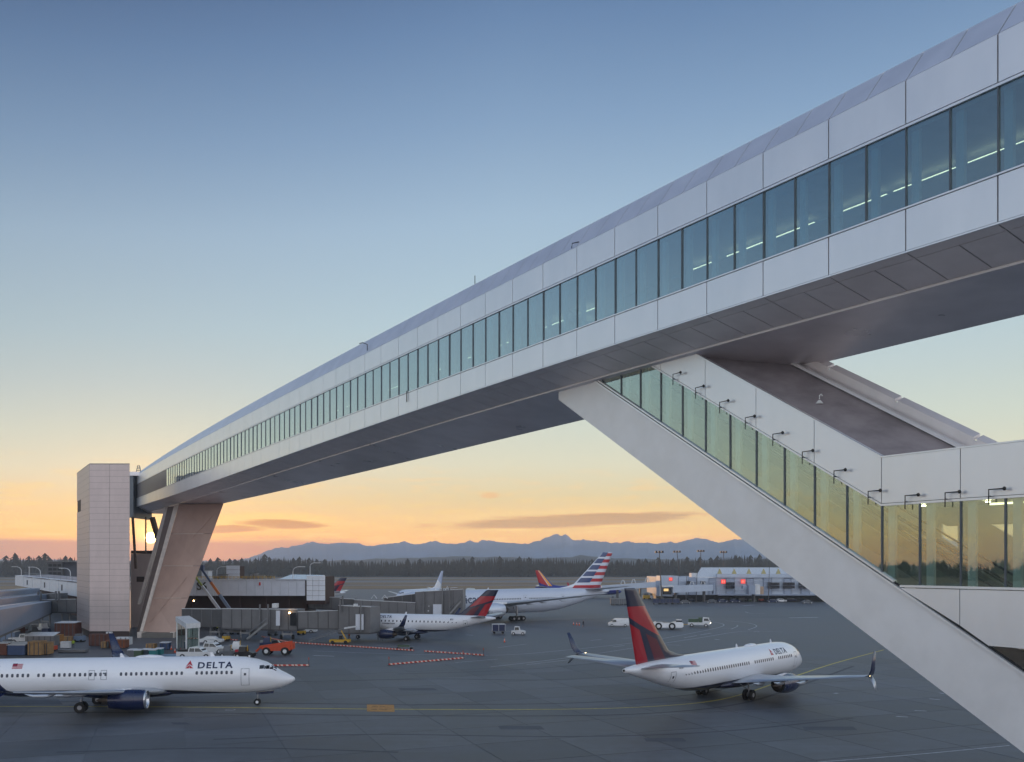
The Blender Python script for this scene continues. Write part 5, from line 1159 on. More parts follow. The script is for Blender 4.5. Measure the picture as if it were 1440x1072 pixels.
for gx in (1012.3, 1032.8, 1053.6, 1074.3, 1095, 1116, 1137):
    mb = MB(); mb.slab([P(gx - 3.2, 807.3, ZT_ + .6), P(gx + 3.2, 807.3, ZT_ + .6), P(gx, 799.8, ZT_ + .6)], (0, 1.2, 0)); mb.build('gabled_rooflight', m_gold, st, world=True)
for wx0, wx1, nx in ((1020.5, 1033.5, 2), (1080, 1096.5, 3), (1101, 1118, 3), (1123, 1140, 3), (985, 992, 1), (965, 972, 1)):
    small = wx1 - wx0 < 10
    for i in range(nx):
        for j in range(1 if small else 2):
            w0_, w1_ = lerp(wx0, wx1, i / nx) + .25, lerp(wx0, wx1, (i + 1) / nx) - .25; y0_ = (819.3 if not small else 817.5) + j * 4.4
            wp('window', w0_, y0_, w1_, y0_ + 4, ZT_ - 1.9, .5, m_wdark, st)
for (sx0, sy0, w_, lt_) in ((1014.3, 815.2, 6.2, '1'), (1042, 815, 6.2, '1'), (941, 812.5, 4.6, '1')):
    s_ = wp('gate_sign', sx0, sy0, sx0 + w_, sy0 + w_ * .95, ZT_ - (2.6 if sx0 > 1000 else 4.4), .3, m_redsign, st)
    for q in (.22, .6): wp('sign_stroke', sx0 + w_ * q, sy0 + 1.1, sx0 + w_ * (q + .14), sy0 + w_ * .95 - 1.1, ZT_ - (2.9 if sx0 > 1000 else 4.7), .2, mat('sign_pale', (255, 170, 150), .5, emit=((255, 150, 130), .8)), st)
def jetbox(label, boxes, hoops=()):
    o = thing('boarding_bridge', label, 'boarding bridge', (X_(boxes[0][1], ZT_ - 12), ZT_ - 12, 0))
    for nm_, x0, t0, b0, x1, t1, b1, Z, mm in boxes:
        mb = MB(); mb.slab([P(x0, b0, Z), P(x1, b1, Z), P(x1, t1, Z), P(x0, t0, Z)], (0, 3, 0)); mb.build(nm_, mm, o, world=True)
    for x, y in hoops: mb = MB(); mb.tube([P(x - 3, y, ZT_ - 14), P(x - 1, y - 5.5, ZT_ - 14), P(x + 1, y - 5.5, ZT_ - 14), P(x + 3, y, ZT_ - 14)], .16, 4); mb.build('roof_hoop', m_lt, o, world=True)
    return o
jetbox('white boarding bridge left of the lit cab at the satellite terminal', [('tunnel', 846, 824, 831, 922, 818.5, 826, ZT_ - 14, m_sat), ('rotunda', 922, 817, 836, 930, 817, 838, ZT_ - 12, m_satd), ('support_leg', 900, 828, 846, 902, 828, 846, ZT_ - 13, m_jwd), ('support_leg', 868, 830, 846, 870, 830, 846, ZT_ - 13, m_jwd)], ((876, 821.5), (891, 820.5), (910, 818.5)))
jc = jetbox('white boarding bridge with an open lit cab at the satellite terminal', [('tunnel', 946, 824, 834, 1005, 822.5, 831, ZT_ - 18, m_sat), ('cab', 923, 825, 838, 946, 825, 839, ZT_ - 16, m_satd), ('cab_frame', 929, 824, 838.5, 931, 824, 838.5, ZT_ - 19, m_lt), ('cab_roof', 929, 823.6, 825.6, 947, 823.6, 825.6, ZT_ - 20, m_lt), ('cab_interior', 932, 827, 836, 944, 827, 836, ZT_ - 16.4, m_wdark), ('cab_light', 933.5, 828, 831.5, 940, 828, 831.5, ZT_ - 16.6, mat('warm_interior', (220, 190, 130), .5, emit=((255, 214, 140), .9))), ('support_leg', 950, 834, 847, 952, 834, 847, ZT_ - 17, m_jwd), ('support_leg', 990, 831, 847, 992, 831, 847, ZT_ - 17, m_jwd), ('end_frame', 1003.5, 821, 836, 1006, 821, 836, ZT_ - 18.4, m_satd)], ((973, 823), (988.5, 822.5)))
jetbox('short grey boarding bridge cab in the middle of the satellite terminal', [('cab', 1053, 823, 836, 1062, 823, 836, ZT_ - 16, m_satd), ('bellows', 1062, 822, 836, 1069, 822, 836, ZT_ - 15, m_lt), ('inner_panel', 1069, 825, 836, 1074, 825, 836, ZT_ - 13, mat('beige_panel', (176, 150, 128), .7)), ('tunnel', 1045, 824, 829, 1053, 824, 829, ZT_ - 12, m_sat), ('support_leg', 1060, 836, 847, 1062, 836, 847, ZT_ - 14, m_jwd)])
for k_, (xb, yb, xt, yt, nm_) in enumerate(((931, 846, 927.2, 775.5, 'tallest floodlight mast, first from the left before the satellite terminal'), (960, 846, 952, 775, 'slightly tilted floodlight mast, second from the left'), (985, 846, 985.5, 774, 'floodlight mast third from the left behind the terminal roof'), (1019, 846, 1017.5, 775.5, 'floodlight mast nearest the sloped white hull'))):
    Z = (352, 400, 415, 425)[k_]
    o = thing('floodlight_mast', nm_, 'light mast', up(P(xb, yb, Z), 0)); b_ = P(xb, yb, Z); t_ = P(xt, yt + 2, Z); mb = MB(); mb.tube([up(b_, 0), t_], [.3, .16], 6); mb.build('mast', m_jwd, o, world=True)
    mb = MB(); mb.slab([t_ + Vector((-1.5, 0, 0)), t_ + Vector((1.5, 0, 0)), t_ + Vector((1.5, 0, .22)), t_ + Vector((-1.5, 0, .22))], (0, .4, 0)); mb.build('crossbar', m_blk, o, world=True)
    for s_ in (-1.2, 0, 1.2): mb = MB(); mb.box((t_.x + s_ - .4, t_.y - .5, t_.z - .1), (t_.x + s_ + .4, t_.y + .3, t_.z + .75)); mb.build('floodlight', m_blk, o, world=True)
for k_, (x, y0, y1) in enumerate(((980.5, 800, 822), (1082, 797, 822), (966, 805, 818))):
    o = thing('facade_pole', ('slim dark pole by the roof house of the satellite terminal', 'slim leaning pole before the windows of the satellite terminal', 'short pole near the end block of the satellite terminal')[k_], 'pole', up(P(x, y1, ZT_ - 8), 0)); b_ = P(x - 1.5, y1, ZT_ - 8); t_ = P(x, y0, ZT_ - 8)
    mb = MB(); mb.tube([up(b_, 0), t_], [.2, .1], 5); mb.build('shaft', m_jwd, o, world=True); MB().sphere(t_ - o.location, .3, 6, 4).build('head', m_jwd, o)

# ------------------------------------------------------------------ vehicles and ramp equipment
m_vw = mat('vehicle_white', (214, 216, 218), .35, 0, .04, 1, coat=.4); m_vg = mat('vehicle_grey', (96, 100, 106), .5); m_vnavy = mat('vehicle_navy', (30, 42, 78), .5); m_or2 = mat('machine_orange', (188, 66, 28), .45, 0, .1, 1); m_grn = mat('vehicle_green', (62, 84, 60), .5); m_head = mat('headlamp', (255, 250, 230), .3, emit=((255, 244, 214), 9)); m_tail = mat('tail_lamp', (200, 20, 20), .4)
def veh(name, label, cat, loc, rz, prof, wid, m, wheels, wins=(), boxes=(), wr=.34, group=None):
    o = thing(name, label, cat, loc, rz, group)
    mb = MB(); k = len(prof); ins = .07 * wid
    zmx = max(p[1] for p in prof); zmn = min(p[1] for p in prof)
    def wy(z): return wid / 2 - (ins if z > zmn + (zmx - zmn) * .62 else 0) - (.04 if z < zmn + .12 else 0)
    mb.loft([[Vector((x, -wy(z), z)) for x, z in prof], [Vector((x, -wy(z) * .96 + 0, z)) for x, z in prof][:0] or [Vector((x, wy(z), z)) for x, z in prof]]); mb.build('body', m, o)
    for pts in wins:
        for s_ in (-1, 1):
            mb = MB(); mb.slab([(x, s_ * (wy(z) + .012), z) for x, z in pts], (0, s_ * .012, 0)); mb.build('side_window', m_cabglass, o)
    for x in wheels:
        for s_ in (-1, 1): c = Vector((x, s_ * (wid / 2 - .1), wr)); w_ = MB().cyl(c - Vector((0, .13, 0)), c + Vector((0, .13, 0)), wr, 16).build('wheel', m_rubber, o); MB().cyl(c - Vector((0, .14, 0)), c + Vector((0, .14, 0)), wr * .55, 10).build('rim', m_vw if wr < .8 else m_lt, w_)
    for nm_, a, b, mm in boxes: MB().box(a, b).build(nm_, mm, o)
    return o
def gp(x, y): return tuple(G(x, y))
# local x runs to the front
van = [(-2.5, .35), (2.45, .35), (2.5, .8), (2.3, 1.05), (1.75, 1.2), (1.05, 1.95), (.8, 2.05), (-2.45, 2.05), (-2.52, 1.2)]
veh('van', 'white panel van parked alone between the wide body jet and the moving tail', 'van', gp(869.5, 881.5), math.pi - .05, van, 1.95, m_vw, (-1.6, 1.6), ([(1.6, 1.22), (1.1, 1.85), (.55, 1.85), (.55, 1.22)],), (('windscreen', (1.2, -.8, 1.3), (1.62, .8, 1.7), m_cabglass), ('tail_lamp', (-2.56, -.95, .9), (-2.5, -.8, 1.3), m_tail), ('bumper', (2.4, -.9, .35), (2.58, .9, .6), m_vg), ('bumper', (-2.6, -.9, .35), (-2.45, .9, .6), m_vg)))
tug = [(-3.6, .55), (-2.9, .45), (3.3, .45), (3.7, .7), (3.7, 1.5), (3.2, 1.75), (2.5, 1.8), (1.4, 1.7), (.8, 1.45), (-.6, 1.45), (-1.2, 1.75), (-2.6, 1.8), (-3.4, 1.5), (-3.7, 1.0)]
veh('pushback_tractor', 'long low white towing tractor with big wheels behind the moving tail', 'tractor', gp(938, 885), -.12, tug, 3.0, m_vw, (-2.0, 1.1), (), (('cab', (2.1, -1.2, 1.6), (3.3, -.1, 2.35), m_vw), ('cab_window', (2.05, -1.25, 1.75), (3.35, -.05, 2.15), m_cabglass), ('grille', (3.66, -.9, .7), (3.75, .9, 1.2), m_vg), ('deck', (-2.6, -1, 1.8), (-.6, 1, 1.9), m_vg)), wr=.8)
trk = [(-2.6, .5), (2.6, .5), (2.75, .8), (2.7, 1.5), (2.35, 2.2), (1.0, 2.3), (.9, 1.1), (-2.6, 1.1)]
veh('service_truck', 'green and white service truck with headlamp on beside the towing tractor', 'truck', gp(983, 881.5), -.25, trk, 2.2, m_vw, (-1.7, 1.7), ([(2.45, 1.5), (2.2, 2.1), (1.2, 2.1), (1.2, 1.5)],), (('windscreen', (2.3, -.95, 1.5), (2.66, .95, 2.05), m_cabglass), ('rear_equipment', (-2.5, -1, 1.1), (-.2, 1, 1.9), m_grn), ('tank', (-.1, -.8, 1.1), (.7, .8, 2.3), m_grn), ('headlamp', (2.72, -.95, .85), (2.8, -.7, 1.05), m_head), ('headlamp', (2.72, .7, .85), (2.8, .95, 1.05), m_head), ('tow_bar', (-7.0, -.1, .45), (-2.6, .1, .6), m_yelp)), wr=.42)
bt = [(-1.5, .3), (1.5, .3), (1.55, .8), (1.0, 1.0), (.35, 1.05), (.2, 1.8), (-.75, 1.85), (-.9, 1.0), (-1.5, .95)]
veh('baggage_tractor', 'small white baggage tractor right of the navy cart', 'tractor', gp(729, 893), -.1, bt, 1.5, m_vw, (-1.0, 1.0), ([(.22, 1.1), (.12, 1.7), (-.65, 1.7), (-.75, 1.1)],), (('headlamp', (1.5, -.6, .6), (1.58, -.4, .75), m_vg),), wr=.32)
def cart(label, loc, rz, m, L_=2.9, H_=1.6, group=None, roof=m_lt, cat='cart'):
    o = thing('baggage_cart', label, cat, loc, rz, group)
    MB().box((-L_ / 2, -.75, .45), (L_ / 2, .75, .6)).build('chassis', m_vg, o); MB().box((-L_ / 2 + .08, -.68, .6), (L_ / 2 - .08, .68, .6 + H_ * .85)).build('load_box', m, o)
    MB().box((-L_ / 2, -.75, .6 + H_ * .88), (L_ / 2, .75, .6 + H_ * .95)).build('roof', roof, o)
    for x in (-L_ / 2 + .05, 0, L_ / 2 - .05):
        for s_ in (-.72, .72): MB().box((x - .04, s_ - .04, .6), (x + .04, s_ + .04, .6 + H_ * .9)).build('frame_post', roof, o)
    for x in (-L_ / 2 + .5, L_ / 2 - .5):
        for s_ in (-.6, .6): MB().cyl((x, s_ - .08, .24), (x, s_ + .08, .24), .24, 10).build('wheel', m_rubber, o)
    MB().box((L_ / 2, -.05, .4), (L_ / 2 + .9, .05, .48)).build('drawbar', m_steel, o)
    return o
cart('navy covered baggage cart left of the small white tractor', gp(701, 891), .1, m_vnavy)
for k_, (x, nm_) in enumerate(((861.5, 'leftmost grey cage cart of the group of four by the blue airliner'), (867.5, 'second grey cage cart of the group by the blue airliner'), (873.8, 'third grey cage cart of the group by the blue airliner'), (880, 'rightmost grey cage cart beside the moving tail tip'))): cart(nm_, gp(x, 851), 0, m_vg, 1.7, 2.0, 'cage carts by the blue airliner', m_steel)
for k_, (x, nm_) in enumerate(((923, 'leftmost dark blue cart below the lit cab'), (932, 'second dark blue cart below the lit cab'), (941, 'third dark blue cart below the lit cab'), (950, 'rightmost dark blue cart below the lit cab'))): cart(nm_, gp(x, 850), 0, m_vnavy, 2.9, 1.7, 'dark blue carts at the satellite terminal', m_vg)
sed = [(-2.1, .3), (2.1, .3), (2.2, .6), (2.0, .85), (1.1, .95), (.5, 1.4), (-.9, 1.42), (-1.6, 1.0), (-2.15, .9)]
for k_, (x, y, mm, nm_) in enumerate(((964, 849, m_vg, 'grey car right of the dark blue carts at the satellite terminal'), (1000, 848, m_vg, 'dark tug parked below the long white boarding bridge'), (1016, 847.5, m_vnavy, 'blue tug left of the low grey cab at the terminal'), (1034, 847.5, m_vnavy, 'blue flat tug below the first dark windows of the terminal'),
        (1086, 847.5, m_vnavy, 'long blue loader below the second window group of the terminal'), (1098, 847, m_vw, 'white pickup parked below the second window group of the terminal'), (1135, 849, m_vg, 'dark tug where the sloped white hull meets the apron'))):
    veh('ramp_vehicle', nm_, 'ramp vehicle', gp(x, y), (0, 3.1, .1)[k_ % 3], sed, 1.8, mm, (-1.4, 1.4), ([(.9, .98), (.45, 1.32), (-.8, 1.33), (-1.3, .98)],))
rr = random.Random(11)
for k_, (x, y, w_, h_, mm, nm_) in enumerate(((909, 843, 3, 2.6, m_yelp, 'yellow loader under the white boarding bridge of the terminal'), (916, 843, 1.5, 2.4, m_vw, 'white upright unit beside the yellow loader'), (972, 846, 2.6, 1.2, m_vnavy, 'blue dolly under the long white boarding bridge'), (1044, 846, 3.4, 1.6, m_vg, 'grey loader left of the low grey cab'), (1058, 846.5, 3, 1.2, m_grn, 'green dolly below the low grey cab'), (1070, 846, 2, 1.5, m_or2, 'orange unit right of the low grey cab'), (1113, 846, 4, 1.4, m_vnavy, 'dark blue dolly train below the last windows'))):
    o = thing('ramp_unit', nm_, 'ramp unit', gp(x, y)); MB().box((-w_ / 2, -.8, .3), (w_ / 2, .8, h_ * .7)).build('body', mm, o); MB().box((-w_ / 2 + .2, -.6, h_ * .7), (w_ / 4, .6, h_)).build('upper_box', m_vg, o)
    for s_ in (-w_ / 3, w_ / 3): MB().cyl((s_, -.85, .3), (s_, .85, .3), .3, 8).build('wheel', m_rubber, o)
# pickups
pk = [(-2.9, .5), (2.75, .5), (2.9, .85), (2.8, 1.12), (1.5, 1.2), (.75, 1.85), (-.85, 1.88), (-1.0, 1.2), (-2.9, 1.18)]
pw = ([(1.35, 1.22), (.75, 1.75), (.1, 1.76), (.1, 1.22)], [(0, 1.22), (0, 1.76), (-.75, 1.78), (-.82, 1.22)])
pb_ = (('windscreen', (.85, -.8, 1.25), (1.3, .8, 1.62), m_cabglass), ('bed_rack', (-2.7, -.85, 1.2), (-1.1, .85, 1.5), m_blk), ('bumper', (2.78, -.95, .5), (2.98, .95, .72), m_steel), ('headlamp', (2.84, -.9, .8), (2.9, -.6, .98), m_vg), ('tail_lamp', (-2.95, -.95, .85), (-2.88, -.8, 1.1), m_tail))
veh('pickup_truck', 'white crew cab pickup with a black bed rack behind the jet fuselage', 'pickup truck', gp(276, 926.5), 0.0, pk, 2.0, m_vw, (-1.9, 1.9), pw, pb_, wr=.42)
veh('pickup_truck', 'white pickup parked just behind the crew cab pickup', 'pickup truck', gp(297, 919), -.12, pk, 2.0, m_vw, (-1.9, 1.9), pw, pb_[:1] + pb_[2:], wr=.42)
# telehandler
th = thing('telehandler', 'orange telescopic handler with big white rimmed wheels on the apron', 'telehandler', gp(388, 921), math.pi)
MB().slab([(-2.6, -1, .8), (1.9, -1, .7), (2.2, -1, 1.2), (.4, -1, 1.5), (-1.2, -1, 1.9), (-2.7, -1, 2.0)], (0, 2.0, 0)).build('chassis', m_or2, th)
MB().slab([(-.5, -1.05, 1.1), (.9, -1.05, 1.1), (.7, -1.05, 2.3), (-.2, -1.05, 2.4), (-.7, -1.05, 1.8)], (0, .95, 0)).build('cab', m_cabglass, th)
mb = MB(); beam(mb, (-2.9, .4, 2.15), (2.6, .4, 1.3), .42, .5); mb.build('boom', m_or2, th); mb = MB(); beam(mb, (2.4, .4, 1.35), (3.2, .4, .6), .5, .3); mb.build('fork_carriage', m_or2, th)
for s_ in (-.1, .8): MB().box((3.1, s_, .2), (4.3, s_ + .12, .3)).build('fork', m_blk, th)
MB().box((-3.0, -.9, 1.0), (-2.55, .9, 2.1)).build('counterweight', m_or2, th)
for x in (-1.75, 1.35):
    for s_ in (-1, 1): c = Vector((x, s_ * .95, .68)); w_ = MB().cyl(c - Vector((0, .2, 0)), c + Vector((0, .2, 0)), .68, 18).build('wheel', m_rubber, th); MB().cyl(c - Vector((0, .215, 0)), c + Vector((0, .215, 0)), .34, 12).build('rim', m_lt, w_)
for k_, (x, y, rz, mm, nm_) in enumerate(((322, 924, .2, m_vg, 'grey flatbed tug right of the white pickups'), (345, 925, -.1, m_blk, 'black and red ramp tug left of the orange telehandler'), (335, 917, .1, m_vw, 'white ground power unit behind the black ramp tug'), (378, 911, 0, m_vnavy, 'blue ramp tug behind the orange telehandler'), (298, 905, 0, m_vw, 'small white car under the nearest boarding bridge'), (432, 890, 0, m_vw, 'white car parked under the grey boarding bridge cab'))):
    o = veh('ramp_tug', nm_, 'ramp tug', gp(x, y), rz, sed if k_ in (4, 5) else bt, 1.6, mm, (-1.0, 1.0), (), (('load', (-1.5, -.6, .95), (-.3, .6, 1.35), m_red if k_ == 1 else m_steel), ('mast', (.3, -.05, 1.0), (.4, .05, 2.0), m_yelp)) if k_ < 4 else ())
# belt loader at the regional jet
bl = thing('belt_loader', 'yellow based belt loader with its conveyor raised to the regional jet', 'belt loader', gp(476, 905.5), 0)
MB().box((-1.6, -.9, .35), (2.2, .9, .85)).build('chassis', m_yelp, bl); mb = MB(); beam(mb, (-5.6, 0, .6), (1.9, 0, 3.0), .9, .22); mb.build('conveyor', m_vg, bl); MB().slab([(1.2, -.6, 2.85), (3.4, -.6, 3.2), (3.4, -.6, 3.45), (1.2, -.6, 3.15)], (0, 1.2, 0)).build('conveyor_head', m_lt, bl)
for s_ in (-.45, .45): mb = MB(); mb.tube([(-5.6, s_, .9), (1.9, s_, 3.3)], .04, 4); mb.build('side_rail', m_steel, bl)
for x in (-1.0, 1.5):
    for s_ in (-.8, .8): MB().cyl((x, s_ - .12, .35), (x, s_ + .12, .35), .35, 14).build('wheel', m_rubber, bl)
MB().box((.2, -.5, .85), (.8, .1, 1.6)).build('seat_box', m_blk, bl); mb = MB(); beam(mb, (1.6, -.5, .8), (.6, -.5, 2.6), .2, .2); mb.build('lift_arm', m_yelp, bl)
c_ = thing('flat_dolly', 'low flat dolly standing beyond the long row of barricades', 'dolly', gp(569, 913.5), 0); MB().box((-1.7, -.7, .4), (1.7, .7, .52)).build('deck', m_vg, c_); MB().box((-1.2, -.5, .52), (.9, .5, .8)).build('load', m_grn, c_)
for x in (-1.2, 1.2): MB().cyl((x, -.7, .22), (x, .7, .22), .22, 10).build('axle_wheels', m_rubber, c_)
# boom lifts
def boomlift(label, xa, ya, xb, yb, Z, m1, m2, m3):
    a, b = P(xa, ya, Z), P(xb, yb, Z); o = thing('boom_lift', label, 'boom lift', up(b, 0))
    MB().box((-1.4, 0, .5), (1.4, 2.4, 2.0)).build('turret', m1, o); mb = MB(); beam(mb, (0, 1, 1.8), b - o.location + Vector((0, 1, 0)), .5, .5); mb.build('lower_boom', m3, o)
    for u, v, mm, w_ in ((0, .38, m3, .62), (.34, .68, m2, .52), (.66, 1, m1, .42)):
        mb = MB(); beam(mb, b.lerp(a, u), b.lerp(a, v), w_, w_); mb.build('boom_section', mm, o, world=True)
    MB().xf(Matrix()).box((a.x - .9, a.y - .4, a.z - .2), (a.x + .5, a.y + .6, a.z + .9)).build('basket', m1, o, world=True)
    for x in (-1.1, 1.1): MB().cyl((x, -.1, .45), (x, 2.5, .45), .45, 12).build('wheel', m_rubber, o)
boomlift('boom lift with a lime and white arm raised in front of the S6 letters', 272.5, 808, 309, 858, 212, mat('lime_paint', (150, 158, 60), .5), m_lt, m_lt)
boomlift('boom lift with a blue and orange arm raised right of the S6 letters', 283.5, 800.5, 324, 858, 210, mat('boom_blue', (70, 84, 116), .5), mat('boom_orange', (190, 110, 50), .5), mat('boom_slate', (110, 122, 140), .5))
for k_, (x, y) in enumerate(((272.5, 845), (298.5, 845))):
    o = thing('work_light', ('lit work lamp under the pier nearest the pylon', 'lit work lamp under the pier by the lime boom')[k_], 'lamp', P(x, y, 216)); MB().sphere((0, 0, 0), .16, 8, 6).build('bulb', m_warm, o); MB().cyl((0, 0, .15), (0, 0, 1.6), .04, 5).build('stem', m_steel, o)
# glass lift lobby beside the pylon
gs = thing('glass_shelter', 'small white framed glass shelter with a sloping roof beside the pylon foot', 'shelter', gp(264, 914))
W0, W1_ = P(252, 914, 163), P(280, 916, 159); zt0, zt1 = 6.3, 5.4
cs = [Vector((X_(249, 166), 166, 0)), Vector((X_(262, 158), 158, 0)), Vector((X_(279.5, 160.5), 160.5, 0)), Vector((X_(266, 168.5), 168.5, 0))]
hh_ = (5.6, 4.9, 4.9, 5.6)
for c in cs: mb = MB(); mb.box((c.x - .11, c.y - .11, 0), (c.x + .11, c.y + .11, 5.0)); mb.build('corner_post', m_lt, gs, world=True)
for a, b in zip(cs, cs[1:] + cs[:1]):
    for u in (0, .5): p, q = a.lerp(b, u + .03), a.lerp(b, u + .47); mb = MB(); mb.slab([up(p, .1), up(q, .1), up(q, 4.7), up(p, 4.7)], ((b - a).normalized().yxz if False else Vector(((b - a).y, -(b - a).x, 0)).normalized() * .03)); mb.build('glass_panel', m_glassd, gs, world=True)
cc = sum(cs, Vector()) / 4
mb = MB(); mb.loft([[up(cc + (c - cc) * 1.15, z - .7) for c, z in zip(cs, hh_)], [up(cc + (c - cc) * 1.15, z + .15) for c, z in zip(cs, hh_)]]); mb.build('roof', m_lt, gs, world=True)
# crates, bins and containers round the tower foot
def crate(name, label, cat, x, y, w_, d_, h_, m, lid=None, rz=0, lidm=None, group=None, ribs=0):
    o = thing(name, label, cat, gp(x, y), rz, group); MB().box((-w_ / 2, 0, .08), (w_ / 2, d_, h_)).build('box_body', m, o)
    if lid: MB().slab([(-w_ / 2 - .06, -.06, h_), (w_ / 2 + .06, -.06, h_), (w_ / 2 + .06, d_ + .06, h_ + lid), (-w_ / 2 - .06, d_ + .06, h_ + lid)], (0, 0, .08)).build('lid', lidm or m_lt, o)
    for i in range(ribs): xx_ = -w_ / 2 + w_ * (i + .5) / ribs; MB().box((xx_ - .06, -.07, .1), (xx_ + .06, 0, h_ - .02)).build('rib', m_jwd, o)
    for s_ in (-w_ / 2 + .15, w_ / 2 - .3): MB().box((s_, .1, 0), (s_ + .15, d_ - .1, .08)).build('skid', m_blk, o)
    return o
m_rust = mat('rust_container', (126, 72, 44), .8, .1, .25, 1.2); m_rbrown = mat('brown_container', (98, 60, 48), .8, .1, .2, 1); m_tan = mat('plywood_tan', (150, 118, 78), .85, 0, .2, 1.5); m_teal = mat('teal_bin', (20, 110, 112), .5); m_tarp = mat('blue_tarp', (44, 66, 104), .6)
crate('dumpster', 'brown dumpster at the foot of the tower, leftmost of the pair', 'dumpster', 137, 909, 3.2, 2, 2.2, m_rbrown, ribs=4); crate('dumpster', 'rusty orange open dumpster right of the brown one', 'dumpster', 162, 912, 3.4, 2, 1.5, m_rust, ribs=4)
crate('crate', 'tan plywood crate left of the rusty dumpster', 'crate', 148, 912, 1.6, 1.4, 1.2, m_tan, ribs=2); crate('container', 'low white container against the tower base', 'container', 170, 908, 2.7, 2, 1.5, m_lt, ribs=3); crate('cabinet', 'small white cabinet standing by the tower base wall', 'cabinet', 152.5, 900, 1.0, .8, 1.6, m_lt, ribs=1)
bins = [(184, 926.5, m_vg, 'dark grey lidded bin, leftmost of five'), (193, 927, m_grn, 'olive lidded bin, second from the left'), (203.5, 926, mat('slate_bin', (52, 66, 78), .5), 'slate lidded bin in the middle of the five'), (214, 926.5, m_teal, 'teal lidded bin nearest the camera, fourth of five'), (222, 925, m_teal, 'teal lidded bin set back, rightmost of five')]
for x, y, mm, nm_ in bins: crate('waste_bin', nm_, 'bin', x, y, 1.1, 1.1, 1.35, mm, .12, group='five bins behind the jet')
crate('crate', 'tan plywood crate behind the row of bins', 'crate', 211, 916, 1.5, 1.3, 1.3, m_tan, ribs=2); crate('pipe_stack', 'low stack of pale pipes left of the pickup', 'pipe stack', 238, 925, 3.2, 1, .5, mat('pale_blue_pipe', (120, 150, 176), .5)); crate('machine', 'small blue and white machine behind the teal bins', 'machine', 231, 914, 1.6, 1.2, 1.2, m_tarp, .1, ribs=2)
crate('container', 'dark and white container at the left edge behind the jet', 'container', 3, 922, 1.8, 2, 2.0, m_rbrown, .1); crate('container', 'blue tarped container left of the tan crates', 'container', 22, 922, 3.0, 2.2, 1.7, m_tarp, .35); crate('crate_stack', 'tall tan crate stack right of the blue container', 'crate', 48, 922, 2.2, 2, 2.2, m_tan, .1, ribs=3, lidm=m_tan)
crate('crate_stack', 'second tan crate stack with slats beside the tall one', 'crate', 61, 921, 1.5, 2, 1.9, m_tan, .1, ribs=4, lidm=m_tan); crate('container', 'long grey roofed container behind the tan crates', 'container', 55, 910, 5.2, 2.4, 2.0, m_jw, .5, ribs=5); crate('container', 'small ochre container right of the grey roofed one', 'container', 77, 907, 1.8, 1.6, 1.9, mat('ochre', (150, 104, 44), .7), ribs=2)
crate('container', 'red brown container under the boarding bridge left of the tower', 'container', 91, 897, 4.2, 3, 3.0, m_rbrown, .2, ribs=5); crate('slab_stack', 'low grey stack of beams left of the tower', 'stack', 100, 918, 4.8, 1.4, .5, m_jw); crate('barrier_stack', 'red and white barrier stack left of the tower', 'stack', 91, 912, 1.6, .8, 1.1, m_lt, .05); crate('crate', 'low tan crate behind the red and white stack', 'crate', 88, 904, 3, 1.5, 1.2, m_tan, ribs=3)
crate('machine', 'grey generator far left under the boarding bridges', 'machine', 8, 903, 3.5, 2, 1.9, m_jwb, .1, ribs=3)
veh('pickup_truck', 'white pickup far left behind the containers', 'pickup truck', gp(37, 905), .1, pk, 2.0, m_vw, (-1.9, 1.9), pw, pb_[:1] + pb_[2:], wr=.42)
for k_, (x, y, mm, nm_) in enumerate(((16, 893, m_vg, 'dark tug left of the white support legs'), (33, 892, m_rbrown, 'brown tug under the blue grey boarding bridges'), (48, 893, m_vg, 'grey tug beside the boarding bridge legs'), (66, 896, m_vnavy, 'blue tug left of the red brown container'), (24, 887, m_yelp, 'yellow tug farthest left under the bridges'), (60, 888, m_vw, 'white tug just under the bridge cab'))):
    veh('ramp_tug', nm_, 'ramp tug', gp(x, y), k_ * .5, bt, 1.5, mm, (-1.0, 1.0), ())
for k_, (x, y, w_, h_, mm, nm_) in enumerate(((312, 893, 1.6, 1.7, m_vg, 'grey ground unit under the left part of the nearest boarding bridge'), (331, 892, 2.2, 1.2, m_tarp, 'blue covered unit below the middle of the nearest boarding bridge'), (318, 902, 1.2, 1.4, m_yelp, 'yellow stairs unit between shelter and barricade row'), (356, 893, 1.4, 2.0, m_jwd, 'dark upright unit left of the sloping bridge stair'), (384, 894, 2.0, 1.3, m_vg, 'grey unit right of the sloping bridge stair'), (424, 893, 1.6, 1.2, m_yelp, 'yellow unit left of the belt loader conveyor foot'), (112, 903, 1.8, 1.6, m_jwb, 'grey blue unit at the left corner of the tower base'), (72, 916, 1.6, 1.3, m_or2, 'orange unit right of the tan crate stacks'), (12, 911, 1.8, 1.5, m_grn, 'green unit behind the blue tarped container'))):
    o = thing('ramp_unit', nm_, 'ramp unit', gp(x, y)); MB().box((-w_ / 2, -.7, .3), (w_ / 2, .7, h_ * .75)).build('body', mm, o); MB().box((-w_ / 2 + .15, -.5, h_ * .75), (w_ * .2, .5, h_)).build('hood', m_vg, o)
    for s_ in (-w_ / 3, w_ / 3): MB().cyl((s_, -.75, .28), (s_, .75, .28), .28, 8).build('wheel', m_rubber, o)
    MB().tube([(w_ * .35, 0, h_ * .7), (w_ * .35, 0, h_ + .5)], .04, 4).build('mast', m_steel, o)
